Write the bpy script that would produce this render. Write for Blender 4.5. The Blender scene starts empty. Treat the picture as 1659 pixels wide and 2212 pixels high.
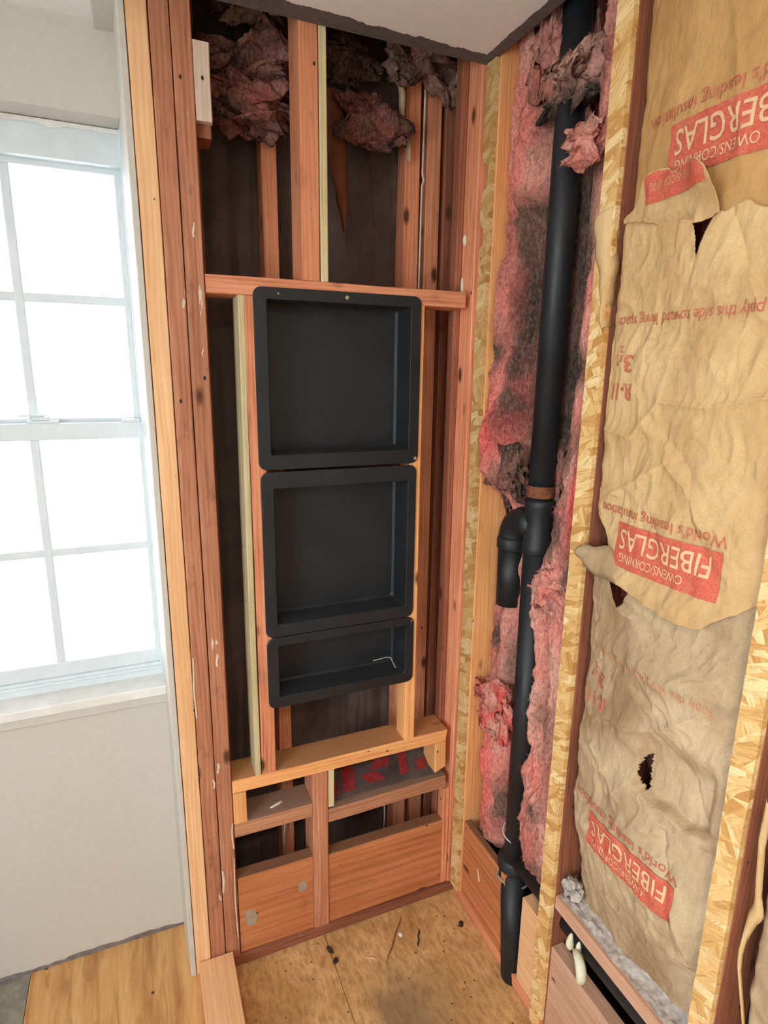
import bpy, bmesh, math, random
import numpy as np
from mathutils import Matrix, Vector

random.seed(7)
C = bpy.context.scene.collection
S = bpy.context.scene

# ------------------------------------------------------------------ camera
r_ = Vector((0.92318024, -0.3841705, 0.01229919))
u_ = Vector((0.07687431, 0.21589555, 0.97338556))
w_ = Vector((0.37660136, 0.89766482, -0.22884335))
cam = bpy.data.cameras.new('camera')
cam.sensor_fit = 'VERTICAL'
cam.sensor_height = 36.0
cam.lens = 1284.337 / 2212.0 * 36.0
cam.clip_start = 0.02
camo = bpy.data.objects.new('camera', cam)
C.objects.link(camo)
M = Matrix.Identity(4)
for i in range(3):
    M[i][0], M[i][1], M[i][2] = r_[i], u_[i], -w_[i]
M.translation = Vector((0, 0, 1.70499))
camo.matrix_world = M
S.camera = camo

# ------------------------------------------------------------------ light
world = bpy.data.worlds.new('World')
S.world = world
world.use_nodes = True
bg = world.node_tree.nodes['Background']
bg.inputs['Color'].default_value = (0.82, 0.93, 1.0, 1)
bg.inputs['Strength'].default_value = 9.0
S.view_settings.view_transform = 'Standard'
S.view_settings.look = 'None'
S.view_settings.gamma = 1.0
S.view_settings.use_curve_mapping = False
S.view_settings.exposure = 0.45
S.cycles.max_bounces = 10
S.cycles.diffuse_bounces = 6


def portal(loc, rot, sx, sy):
    l = bpy.data.lights.new('window_portal', 'AREA')
    l.shape = 'RECTANGLE'
    l.size, l.size_y = sx, sy
    l.cycles.is_portal = True
    o = bpy.data.objects.new('window_portal', l)
    o.location, o.rotation_euler = loc, rot
    C.objects.link(o)


portal((-0.33, 1.80, 1.55), (-math.pi / 2, 0, 0), 0.74, 1.45)      # the window in view
portal((-1.79, -0.55, 1.45), (0, -math.pi / 2, 0), 1.50, 1.50)     # unseen side opening, added to light the right wall


def fill_lamp_light():  # added fill light for the room, its source is unseen
    l = bpy.data.lights.new('fill_lamp_light', 'AREA')
    l.shape = 'DISK'
    l.size = 0.34
    l.energy = 13
    l.color = (1.0, 0.90, 0.78)
    o = bpy.data.objects.new('fill_lamp_light', l)
    o.location = (-0.15, -0.55, 2.35)
    C.objects.link(o)


fill_lamp_light()

# ------------------------------------------------------------------ numpy noise


def _hash(ix, iy, iz, seed):
    n = (ix * 374761393 + iy * 668265263 + iz * 2147483647 % 2147483629 + iz * 1274126177 + seed * 974711) & 0xFFFFFFFF
    n = ((n ^ (n >> 13)) * 1274126177) & 0xFFFFFFFF
    n = ((n ^ (n >> 16)) * 2246822519) & 0xFFFFFFFF
    return ((n ^ (n >> 15)) & 0xFFFF) / 65535.0


def vnoise(x, y, z=None, seed=0):
    x = np.asarray(x, float)
    y = np.asarray(y, float)
    z = np.zeros_like(x) if z is None else np.asarray(z, float)
    xi, yi, zi = np.floor(x).astype(np.int64), np.floor(y).astype(np.int64), np.floor(z).astype(np.int64)
    f = [x - xi, y - yi, z - zi]
    f = [a * a * a * (a * (a * 6 - 15) + 10) for a in f]
    out = 0
    for dx in (0, 1):
        for dy in (0, 1):
            for dz in (0, 1):
                wgt = (f[0] if dx else 1 - f[0]) * (f[1] if dy else 1 - f[1]) * (f[2] if dz else 1 - f[2])
                out = out + wgt * _hash(xi + dx, yi + dy, zi + dz, seed)
    return out * 2 - 1


def fbm(x, y, z=None, oct=4, seed=0, gain=0.5):
    t, a, s = 0, 1.0, 0
    x, y = np.asarray(x, float), np.asarray(y, float)
    for k in range(oct):
        f = 2.0 ** k
        t = t + a * vnoise(x * f + 13.7 * k, y * f - 7.1 * k, None if z is None else np.asarray(z) * f, seed + k)
        s += a
        a *= gain
    return t / s


def ridge(x, y, oct=3, seed=0):
    t, a, s = 0, 1.0, 0
    x, y = np.asarray(x, float), np.asarray(y, float)
    for k in range(oct):
        f = 2.0 ** k
        t = t + a * (1 - np.abs(vnoise(x * f + 3.3 * k, y * f, None, seed + k)) * 2)
        s += a
        a *= 0.5
    return t / s


def smooth(a, b, x):
    t = np.clip((np.asarray(x, float) - a) / (b - a), 0, 1)
    return t * t * (3 - 2 * t)


def gauss(d, w):
    return np.exp(-(d / w) ** 2)


# ------------------------------------------------------------------ materials
def lin(r, g, b):
    def f(c):
        c /= 255.0
        return c / 12.92 if c <= 0.04045 else ((c + 0.055) / 1.055) ** 2.4
    return (f(r), f(g), f(b), 1.0)


class NT:
    def __init__(self, name):
        self.m = bpy.data.materials.new(name)
        self.m.use_nodes = True
        self.t = self.m.node_tree
        self.b = self.t.nodes['Principled BSDF']
        self.b.inputs['Specular IOR Level'].default_value = 0.3

    def n(self, typ, **kw):
        nd = self.t.nodes.new(typ)
        for k, v in kw.items():
            if k in nd.inputs.keys() if hasattr(nd.inputs, 'keys') else False:
                nd.inputs[k].default_value = v
            else:
                setattr(nd, k, v)
        return nd

    def l(self, a, b):
        self.t.links.new(a, b)

    def coords(self, scale=(1, 1, 1), rand=True):
        tc = self.n('ShaderNodeTexCoord')
        mp = self.n('ShaderNodeMapping')
        self.l(tc.outputs['Object'], mp.inputs['Vector'])
        mp.inputs['Scale'].default_value = scale
        if rand:
            oi = self.n('ShaderNodeObjectInfo')
            ml = self.n('ShaderNodeMath', operation='MULTIPLY')
            self.l(oi.outputs['Random'], ml.inputs[0])
            ml.inputs[1].default_value = 53.0
            cb = self.n('ShaderNodeCombineXYZ')
            for i in range(3):
                self.l(ml.outputs[0], cb.inputs[i])
            self.l(cb.outputs[0], mp.inputs['Location'])
        return mp.outputs['Vector']

    def noise(self, vec, scale, detail=4, rough=0.55, dist=0.0):
        nd = self.n('ShaderNodeTexNoise')
        self.l(vec, nd.inputs['Vector'])
        nd.inputs['Scale'].default_value = scale
        nd.inputs['Detail'].default_value = detail
        nd.inputs['Roughness'].default_value = rough
        nd.inputs['Distortion'].default_value = dist
        return nd.outputs['Fac']

    def voro(self, vec, scale, feature='F1', out='Distance', rnd=1.0):
        nd = self.n('ShaderNodeTexVoronoi', feature=feature)
        self.l(vec, nd.inputs['Vector'])
        nd.inputs['Scale'].default_value = scale
        nd.inputs['Randomness'].default_value = rnd
        return nd.outputs[out]

    def ramp(self, fac, stops, interp='LINEAR'):
        nd = self.n('ShaderNodeValToRGB')
        nd.color_ramp.interpolation = interp
        e = nd.color_ramp.elements
        while len(e) < len(stops):
            e.new(0.5)
        for k, (p, c) in enumerate(stops):
            e[k].position = p
            e[k].color = c if len(c) == 4 else (*c, 1)
        self.l(fac, nd.inputs['Fac'])
        return nd.outputs['Color']

    def mix(self, fac, a, b, mode='MIX'):
        nd = self.n('ShaderNodeMix', data_type='RGBA', blend_type=mode)
        for sock, v in ((nd.inputs[0], fac), (nd.inputs[6], a), (nd.inputs[7], b)):
            if hasattr(v, 'links') or hasattr(v, 'is_linked'):
                self.l(v, sock)
            elif isinstance(v, (int, float)):
                sock.default_value = v
            else:
                sock.default_value = v if len(v) == 4 else (*v, 1)
        return nd.outputs[2]

    def math(self, op, a, b=0.0):
        nd = self.n('ShaderNodeMath', operation=op)
        for sock, v in ((nd.inputs[0], a), (nd.inputs[1], b)):
            if isinstance(v, (int, float)):
                sock.default_value = v
            else:
                self.l(v, sock)
        return nd.outputs[0]

    def bump(self, h, strength=0.3, dist=0.002):
        nd = self.n('ShaderNodeBump')
        nd.inputs['Strength'].default_value = strength
        nd.inputs['Distance'].default_value = dist
        self.l(h, nd.inputs['Height'])
        self.l(nd.outputs[0], self.b.inputs['Normal'])

    def out(self, col, rough=0.7):
        if hasattr(col, 'links') or hasattr(col, 'is_linked'):
            self.l(col, self.b.inputs['Base Color'])
        else:
            self.b.inputs['Base Color'].default_value = col
        if isinstance(rough, (int, float)):
            self.b.inputs['Roughness'].default_value = rough
        else:
            self.l(rough, self.b.inputs['Roughness'])
        return self.m


WHITE, BLACK = (1, 1, 1, 1), (0, 0, 0, 1)


def wood(name, lo, mid, hi, dirt=0.25, paint=0.0, rings=40, knots=0.10, dust=None):
    t = NT(name)
    v = t.coords((1, 1, 0.06))
    fine = t.noise(v, 150, 5, 0.62)
    mid_ = t.noise(t.coords((1, 1, 0.035)), 55, 3, 0.55, 0.4)
    wv = t.n('ShaderNodeTexWave', wave_type='RINGS', rings_direction='Z')
    t.l(t.coords((1, 1, 0.07)), wv.inputs['Vector'])
    wv.inputs['Scale'].default_value = rings
    wv.inputs['Distortion'].default_value = 9
    wv.inputs['Detail'].default_value = 3
    wv.inputs['Detail Scale'].default_value = 0.8
    g = t.math('ADD', t.math('ADD', t.math('MULTIPLY', fine, 0.40), t.math('MULTIPLY', mid_, 0.48)), t.math('MULTIPLY', wv.outputs['Fac'], 0.12))
    col = t.ramp(g, [(0.28, lo), (0.46, mid), (0.68, hi)])
    # slow tone drift along the board, and grime
    slow = t.noise(t.coords((1, 1, 0.35)), 9, 4, 0.6)
    col = t.mix(t.ramp(slow, [(0.34, WHITE), (0.60, BLACK)]), col, t.mix(0.35, col, lo, 'MIX'))
    gr = t.ramp(t.noise(t.coords((1, 1, 0.5)), 14, 6, 0.7), [(0.58, BLACK), (0.78, (dirt * 1.8,) * 3)])
    col = t.mix(gr, col, (0.055, 0.035, 0.026, 1))
    # knots and nail holes
    kd = t.voro(t.coords((1, 1, 0.45)), 10.5)
    col = t.mix(t.ramp(kd, [(knots * 0.6, WHITE), (knots * 1.35, BLACK)]), col, (0.10, 0.035, 0.014, 1))
    nd = t.voro(t.coords((1, 1, 0.6)), 17)
    col = t.mix(t.ramp(nd, [(0.045, WHITE), (0.06, BLACK)]), col, (0.02, 0.012, 0.01, 1))
    if paint > 0:
        pn = t.noise(t.coords((1, 1, 0.22)), 38, 3, 0.6)
        col = t.mix(t.ramp(pn, [(0.70 - paint, BLACK), (0.715 - paint, WHITE)]), col, lin(214, 196, 176))
    if dust is not None:
        geo = t.n('ShaderNodeNewGeometry')
        sep = t.n('ShaderNodeSeparateXYZ')
        t.l(geo.outputs['Normal'], sep.inputs[0])
        up = t.ramp(t.math('ADD', sep.outputs['Z'], t.math('MULTIPLY', t.noise(t.coords(), 30, 4), 0.3)),
                    [(0.80, BLACK), (1.0, WHITE)])
        col = t.mix(t.math('MULTIPLY', up, 0.75), col, dust)
    hs = t.n('ShaderNodeHueSaturation')
    oi = t.n('ShaderNodeObjectInfo')
    t.l(t.math('ADD', t.math('MULTIPLY', oi.outputs['Random'], 0.22), 0.90), hs.inputs['Value'])
    t.l(col, hs.inputs['Color'])
    t.bump(fine, 0.2, 0.001)
    return t.out(hs.outputs['Color'], 0.62)


M_FIR = wood('fir_red', lin(172, 98, 66), lin(220, 140, 100), lin(236, 168, 130), dirt=0.28)
M_STACK = wood('fir_painted', lin(142, 88, 62), lin(182, 118, 86), lin(204, 146, 114), dirt=0.45, paint=0.016)
M_PINE = wood('pine_light', lin(206, 150, 102), lin(226, 176, 128), lin(236, 194, 150), dirt=0.06, knots=0.04)
M_SILL = wood('fir_orange', lin(204, 132, 76), lin(236, 168, 106), lin(244, 190, 132), dirt=0.12, dust=lin(168, 118, 80))
M_DUSTY = wood('fir_dusty', lin(150, 98, 70), lin(188, 130, 94), lin(206, 152, 116), dirt=0.35, dust=lin(134, 116, 102))
M_TREATED = wood('treated_pale', lin(168, 150, 108), lin(204, 186, 142), lin(220, 204, 162), dirt=0.02, knots=0.01, rings=60)
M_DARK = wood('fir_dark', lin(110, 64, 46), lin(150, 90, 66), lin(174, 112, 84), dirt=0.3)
M_PLANK = wood('plank_fir', lin(150, 86, 50), lin(182, 112, 68), lin(202, 134, 88), dirt=0.22, rings=16, knots=0.09, dust=lin(110, 84, 64))
M_BLOCKPAINT = wood('wood_whitewashed', lin(170, 146, 128), lin(200, 176, 156), lin(214, 194, 174), dirt=0.05, knots=0.02)
M_PINKWOOD = wood('fir_pinkish', lin(176, 128, 100), lin(206, 160, 132), lin(218, 178, 150), dirt=0.12, knots=0.04)


def osb(name, tone=1.0):
    t = NT(name)
    cols = None
    grains = None
    for k, (ang, sc) in enumerate(((0.5, 48), (-0.7, 42), (1.9, 52))):
        mp = t.n('ShaderNodeMapping')
        t.l(t.coords(), mp.inputs['Vector'])
        mp.inputs['Rotation'].default_value = (ang, 0, 0)
        mp2 = t.n('ShaderNodeMapping')
        t.l(mp.outputs[0], mp2.inputs['Vector'])
        mp2.inputs['Scale'].default_value = (0.4, 1.25, 0.30)
        cell = t.voro(mp2.outputs[0], sc, out='Color')
        sep = t.n('ShaderNodeSeparateXYZ')
        t.l(cell, sep.inputs[0])
        c = t.ramp(sep.outputs[0], [(0.0, lin(196, 144, 82)), (0.35, lin(220, 174, 110)), (0.7, lin(232, 194, 132)), (1.0, lin(242, 214, 160))])
        mp3 = t.n('ShaderNodeMapping')
        t.l(mp.outputs[0], mp3.inputs['Vector'])
        mp3.inputs['Scale'].default_value = (1, 1, 0.10)
        g = t.noise(mp3.outputs[0], 230, 4, 0.65)
        if cols is None:
            cols, grains = c, g
        else:
            sel = t.ramp(sep.outputs[1], [(0.50, BLACK), (0.54, WHITE)])
            cols = t.mix(sel, cols, c)
            grains = t.mix(sel, grains, g)
    col = t.mix(t.ramp(grains, [(0.30, (0.7,) * 3), (0.50, BLACK)]), cols, lin(168, 112, 56))
    fl = t.noise(t.coords((1, 1, 0.7)), 150, 3, 0.75)
    col = t.mix(t.ramp(fl, [(0.66, BLACK), (0.72, (0.8,) * 3)]), col, lin(92, 58, 30))
    hs = t.n('ShaderNodeHueSaturation')
    hs.inputs['Value'].default_value = tone
    t.l(col, hs.inputs['Color'])
    t.bump(grains, 0.35, 0.002)
    return t.out(hs.outputs['Color'], 0.6)


M_OSB = osb('osb_strand')
M_OSBD = osb('osb_strand_weathered', 0.86)


def plain(name, c1, c2, scale=30, rough=0.6, bump=0.1, spec=0.3):
    t = NT(name)
    f = t.noise(t.coords(), scale, 5, 0.6)
    t.bump(f, bump, 0.002)
    t.b.inputs['Specular IOR Level'].default_value = spec
    return t.out(t.ramp(f, [(0.3, c1), (0.7, c2)]), rough)


M_WALL = plain('wall_paint', lin(196, 189, 178), lin(202, 195, 185), 60, 0.75, 0.05)
M_VINYL = plain('window_vinyl', lin(206, 213, 217), lin(216, 222, 225), 20, 0.35, 0.02, 0.5)
M_SILLW = plain('sill_paint', lin(216, 212, 204), lin(234, 232, 228), 14, 0.5, 0.1)
M_GYPSUM = plain('gypsum_edge', lin(196, 182, 170), lin(222, 214, 206), 50, 0.9, 0.4)
M_METAL = plain('screw_metal', lin(150, 140, 122), lin(190, 180, 160), 80, 0.4, 0.05, 0.6)
M_RUST = plain('rusty_strap', lin(86, 46, 28), lin(150, 92, 58), 60, 0.8, 0.3)
M_FOAM = plain('cream_foam', lin(206, 200, 168), lin(230, 226, 200), 40, 0.5, 0.2)
M_CHIP = plain('plaster_chip', lin(214, 206, 190), lin(236, 230, 220), 40, 0.8, 0.2)
M_DARKCHIP = plain('dark_chip', lin(38, 28, 24), lin(74, 52, 40), 80, 0.8, 0.2)
M_WIRE = plain('white_wire', lin(196, 186, 170), lin(222, 214, 200), 60, 0.5, 0.05)
M_SHEATH = plain('old_sheathing', lin(38, 30, 27), lin(62, 48, 42), 16, 0.9, 0.3)
M_PLASTERW = plain('room_wall_paint', lin(226, 220, 212), lin(232, 227, 220), 40, 0.8, 0.05)
M_BLACKVOID = plain('cavity_board', lin(22, 18, 16), lin(40, 32, 28), 20, 0.9, 0.2)


def mat_plastic(name, dust=0.3):
    t = NT(name)
    f = t.noise(t.coords(), 9, 6, 0.65)
    geo = t.n('ShaderNodeNewGeometry')
    sep = t.n('ShaderNodeSeparateXYZ')
    t.l(geo.outputs['Normal'], sep.inputs[0])
    up = t.ramp(sep.outputs['Z'], [(0.55, BLACK), (0.95, (dust, dust, dust, 1))])
    dd = t.mix(1.0, t.ramp(f, [(0.32, (0.06,) * 3), (0.68, (0.5,) * 3)]), up, 'ADD')
    base = t.ramp(t.noise(t.coords(), 120, 2), [(0.3, (0.007, 0.008, 0.0095)), (0.7, (0.011, 0.0125, 0.015))])
    col = t.mix(t.math('MULTIPLY', dd, 0.16), base, lin(94, 97, 102))
    t.b.inputs['Specular IOR Level'].default_value = 0.45
    t.bump(t.noise(t.coords(), 260, 2), 0.12, 0.001)
    return t.out(col, t.ramp(f, [(0.3, (0.42,) * 3), (0.7, (0.62,) * 3)]))


M_NICHE = mat_plastic('niche_black_plastic', 0.9)
M_ABS = mat_plastic('abs_black', 0.25)


def mat_fiber():
    t = NT('fiberglass')
    at = t.n('ShaderNodeAttribute', attribute_name='Col')
    f = t.noise(t.coords((1, 1, 0.5), rand=False), 130, 6, 0.7, 0.6)
    g = t.noise(t.coords((1, 1, 0.3), rand=False), 420, 3, 0.7)
    m = t.math('ADD', t.math('MULTIPLY', f, 0.7), t.math('MULTIPLY', g, 0.3))
    dark = t.mix(0.75, at.outputs['Color'], BLACK)
    light = t.mix(0.22, at.outputs['Color'], (0.95, 0.68, 0.58, 1))
    col = t.mix(t.ramp(m, [(0.30, BLACK), (0.52, WHITE)]), dark, t.mix(t.ramp(m, [(0.5, BLACK), (0.72, WHITE)]), at.outputs['Color'], light))
    t.b.inputs['Specular IOR Level'].default_value = 0.05
    t.bump(m, 0.9, 0.006)
    return t.out(col, 0.95)


M_FIBER = mat_fiber()


def mat_kraft(name, a, b, stain):
    t = NT(name)
    f = t.noise(t.coords((1, 1, 1)), 7, 6, 0.6)
    col = t.ramp(f, [(0.30, a), (0.70, b)])
    st = t.ramp(t.noise(t.coords((1, 1, 0.6)), 3.6, 5, 0.6, 0.8), [(0.50, BLACK), (0.72, (0.75,) * 3)])
    col = t.mix(st, col, stain)
    mot = t.noise(t.coords(), 300, 3, 0.7)
    col = t.mix(t.ramp(mot, [(0.35, (0.22,) * 3), (0.6, BLACK)]), col, stain)
    wr = t.n('ShaderNodeTexNoise', noise_type='RIDGED_MULTIFRACTAL')
    t.l(t.coords((1, 1, 0.8)), wr.inputs['Vector'])
    wr.inputs['Scale'].default_value = 14
    wr.inputs['Detail'].default_value = 3
    h = t.math('ADD', t.math('MULTIPLY', wr.outputs['Fac'], 0.18), t.noise(t.coords((1, 1, 0.5)), 60, 4, 0.6))
    t.bump(h, 0.55, 0.006)
    t.b.inputs['Specular IOR Level'].default_value = 0.2
    return t.out(col, 0.72)


M_KRAFT = mat_kraft('kraft_paper', lin(196, 160, 110), lin(218, 186, 138), lin(166, 124, 78))
M_KRAFTT = mat_kraft('kraft_paper_tan', lin(186, 142, 88), lin(208, 164, 108), lin(158, 112, 64))  # browner paper, with the dimmer light near the ceiling put into its tint
M_KRAFTG = mat_kraft('kraft_paper_grey', lin(176, 150, 116), lin(206, 182, 148), lin(140, 108, 74))
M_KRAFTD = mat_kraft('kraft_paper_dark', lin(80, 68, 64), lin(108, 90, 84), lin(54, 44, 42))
M_KRAFTB = mat_kraft('kraft_paper_brown', lin(112, 66, 46), lin(146, 90, 64), lin(74, 44, 32))


def mat_print(name, c, cover=0.9):
    t = NT(name)
    f = t.noise(t.coords(), 260, 4, 0.7)
    g = t.noise(t.coords(), 30, 4, 0.6)
    col = t.mix(t.ramp(f, [(0.34, (1 - cover + 0.25,) * 3), (0.55, ((1 - cover) * 0.5,) * 3)]), c, lin(206, 168, 122))
    col = t.mix(t.ramp(g, [(0.55, BLACK), (0.75, (0.3,) * 3)]), col, lin(206, 160, 118))
    return t.out(col, 0.75)


M_RED = mat_print('red_print', lin(198, 78, 66))
M_REDT = mat_print('red_lettering', lin(188, 82, 66), 0.8)
M_TANT = mat_print('tan_lettering', lin(222, 182, 142), 1.0)
M_FAINT = mat_print('faint_lettering', lin(200, 140, 104), 0.7)


def mat_ceiling():
    t = NT('ceiling_paint')
    f = t.noise(t.coords(rand=False), 90, 4, 0.6)
    t.bump(f, 0.12, 0.002)
    return t.out(t.ramp(f, [(0.3, lin(234, 230, 226)), (0.7, lin(240, 237, 234))]), 0.85)


M_CEIL = mat_ceiling()
M_CEILG = plain('ceiling_bare_margin', lin(92, 84, 82), lin(112, 102, 98), 60, 0.9, 0.3)


def mat_subfloor():
    t = NT('subfloor_board')
    f = t.noise(t.coords(rand=False), 6, 7, 0.65, 0.4)
    col = t.ramp(f, [(0.30, lin(178, 132, 80)), (0.55, lin(214, 170, 114)), (0.75, lin(228, 190, 136))])
    fi = t.noise(t.coords((1, 0.35, 1), rand=False), 70, 5, 0.7)
    col = t.mix(t.ramp(fi, [(0.36, (0.65,) * 3), (0.55, BLACK)]), col, lin(146, 104, 60))
    # grey water stain to the right of the seam, in the board itself
    tc = t.n('ShaderNodeTexCoord')
    sep = t.n('ShaderNodeSeparateXYZ')
    t.l(tc.outputs['Object'], sep.inputs[0])
    e = t.math('ADD', t.math('SUBTRACT', sep.outputs['X'], 0.46), t.math('MULTIPLY', t.noise(t.coords(rand=False), 7, 4, 0.6), -0.10))
    e2 = t.math('SUBTRACT', 1.27, t.math('ADD', sep.outputs['Y'], t.math('MULTIPLY', t.noise(t.coords(rand=False), 5, 4, 0.7), 0.30)))
    m1 = t.ramp(t.math('ADD', e, 0.05), [(0.0, BLACK), (0.05, WHITE)])
    m2 = t.ramp(t.math('ADD', e2, 0.20), [(0.0, BLACK), (0.12, WHITE)])
    m3 = t.ramp(sep.outputs['X'], [(0.60, WHITE), (0.74, BLACK)])
    m = t.math('MULTIPLY', t.math('MULTIPLY', m1, m2), m3)
    col = t.mix(t.math('MULTIPLY', m, 0.62), col, lin(112, 96, 76))
    sp = t.voro(t.coords(rand=False), 28)
    col = t.mix(t.ramp(sp, [(0.05, WHITE), (0.12, BLACK)]), col, lin(104, 72, 42))
    ws = t.noise(t.coords(rand=False), 160, 3, 0.8)
    col = t.mix(t.ramp(ws, [(0.70, BLACK), (0.76, (0.8,) * 3)]), col, lin(214, 186, 146))
    t.bump(fi, 0.4, 0.002)
    return t.out(col, 0.8)


M_SUB = mat_subfloor()


def mat_ply():
    t = NT('plywood_face')
    v = t.coords((1, 0.10, 1), rand=False)
    f = t.noise(v, 40, 5, 0.6, 0.5)
    col = t.ramp(f, [(0.30, lin(170, 120, 70)), (0.52, lin(206, 156, 100)), (0.75, lin(220, 176, 122))])
    g = t.noise(t.coords((1, 0.3, 1), rand=False), 9, 4, 0.6, 1.5)
    col = t.mix(t.ramp(g, [(0.52, BLACK), (0.60, (0.55,) * 3), (0.68, BLACK)]), col, lin(158, 106, 58))
    sp = t.voro(t.coords(rand=False), 11.0)
    col = t.mix(t.ramp(sp, [(0.055, WHITE), (0.085, BLACK)]), col, lin(58, 46, 36))
    t.bump(f, 0.2, 0.001)
    return t.out(col, 0.65)


M_PLY = mat_ply()
M_GREYB = plain('grey_subfloor', lin(96, 92, 82), lin(158, 152, 138), 14, 0.85, 0.3)
M_SNOW = plain('outside_ground', lin(226, 224, 220), lin(238, 237, 234), 3, 0.9, 0.0)
M_DUST = plain('grey_lint', lin(150, 138, 130), lin(206, 196, 188), 60, 1.0, 0.6, 0.05)


def mat_glass():
    m = bpy.data.materials.new('window_glass')
    m.use_nodes = True
    t = m.node_tree
    t.nodes.clear()
    o = t.nodes.new('ShaderNodeOutputMaterial')
    mx = t.nodes.new('ShaderNodeMixShader')
    tr = t.nodes.new('ShaderNodeBsdfTransparent')
    gl = t.nodes.new('ShaderNodeBsdfGlossy')
    gl.inputs['Roughness'].default_value = 0.02
    fr = t.nodes.new('ShaderNodeFresnel')
    fr.inputs['IOR'].default_value = 1.45
    t.links.new(fr.outputs[0], mx.inputs[0])
    t.links.new(tr.outputs[0], mx.inputs[1])
    t.links.new(gl.outputs[0], mx.inputs[2])
    t.links.new(mx.outputs[0], o.inputs['Surface'])
    return m


M_GLASS = mat_glass()


# ------------------------------------------------------------------ object helpers
def tag(o, label=None, cat=None, group=None, kind=None):
    if label:
        o['label'] = label
    if cat:
        o['category'] = cat
    if group:
        o['group'] = group
    if kind:
        o['kind'] = kind
    return o


def empty(name, loc=(0, 0, 0), **kw):
    o = bpy.data.objects.new(name, None)
    o.empty_display_size = 0.05
    o.location = loc
    C.objects.link(o)
    return tag(o, **kw)


ORIG = {}


def worldloc(o):
    return ORIG.get(o.name, Vector(o.location))


def place(o, parent, loc):
    """Put an object whose mesh is local to the world point loc under its parent."""
    loc = Vector(loc)
    ORIG[o.name] = loc
    if parent is None:
        o.location = loc
    else:
        o.parent = parent
        o.location = loc - worldloc(parent)


def mk(name, verts, faces, mat, parent=None, origin=None, smoothf=False, col=None):
    v = np.asarray(verts, float)
    if origin is None:
        origin = (v.min(0) + v.max(0)) / 2
    v = v - np.asarray(origin, float)
    me = bpy.data.meshes.new(name)
    me.from_pydata(v.tolist(), [], faces if isinstance(faces, list) else faces.tolist())
    mats = mat if isinstance(mat, (list, tuple)) else [mat]
    for m in mats:
        me.materials.append(m)
    if smoothf:
        me.polygons.foreach_set('use_smooth', np.ones(len(me.polygons), bool))
    if col is not None:
        a = me.color_attributes.new('Col', 'FLOAT_COLOR', 'POINT')
        c = np.ones((len(v), 4), np.float32)
        c[:, :3] = col
        a.data.foreach_set('color', c.ravel())
    me.update()
    o = bpy.data.objects.new(name, me)
    C.objects.link(o)
    place(o, parent, origin)
    return o


def from_bm(name, bm, mat, parent=None, origin=None, smoothf=False):
    bmesh.ops.recalc_face_normals(bm, faces=bm.faces)
    vs = [v.co[:] for v in bm.verts]
    bm.verts.index_update()
    fs = [[v.index for v in f.verts] for f in bm.faces]
    bm.free()
    return mk(name, vs, fs, mat, parent, origin, smoothf)


def bm_box(bm, x0, x1, y0, y1, z0, z1, bev=0.0):
    r = bmesh.ops.create_cube(bm, size=1.0)
    vs = r['verts']
    for v in vs:
        v.co = Vector(((x0 + x1) / 2 + v.co.x * (x1 - x0), (y0 + y1) / 2 + v.co.y * (y1 - y0), (z0 + z1) / 2 + v.co.z * (z1 - z0)))
    if bev > 0:
        es = list({e for v in vs for e in v.link_edges})
        bmesh.ops.bevel(bm, geom=es, offset=bev, segments=2, affect='EDGES', profile=0.5)
    return vs


def box(name, x0, x1, y0, y1, z0, z1, mat, parent=None, bev=0.001):
    bm = bmesh.new()
    bm_box(bm, x0, x1, y0, y1, z0, z1, bev)
    return from_bm(name, bm, mat, parent)


LSEED = [0]


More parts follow.
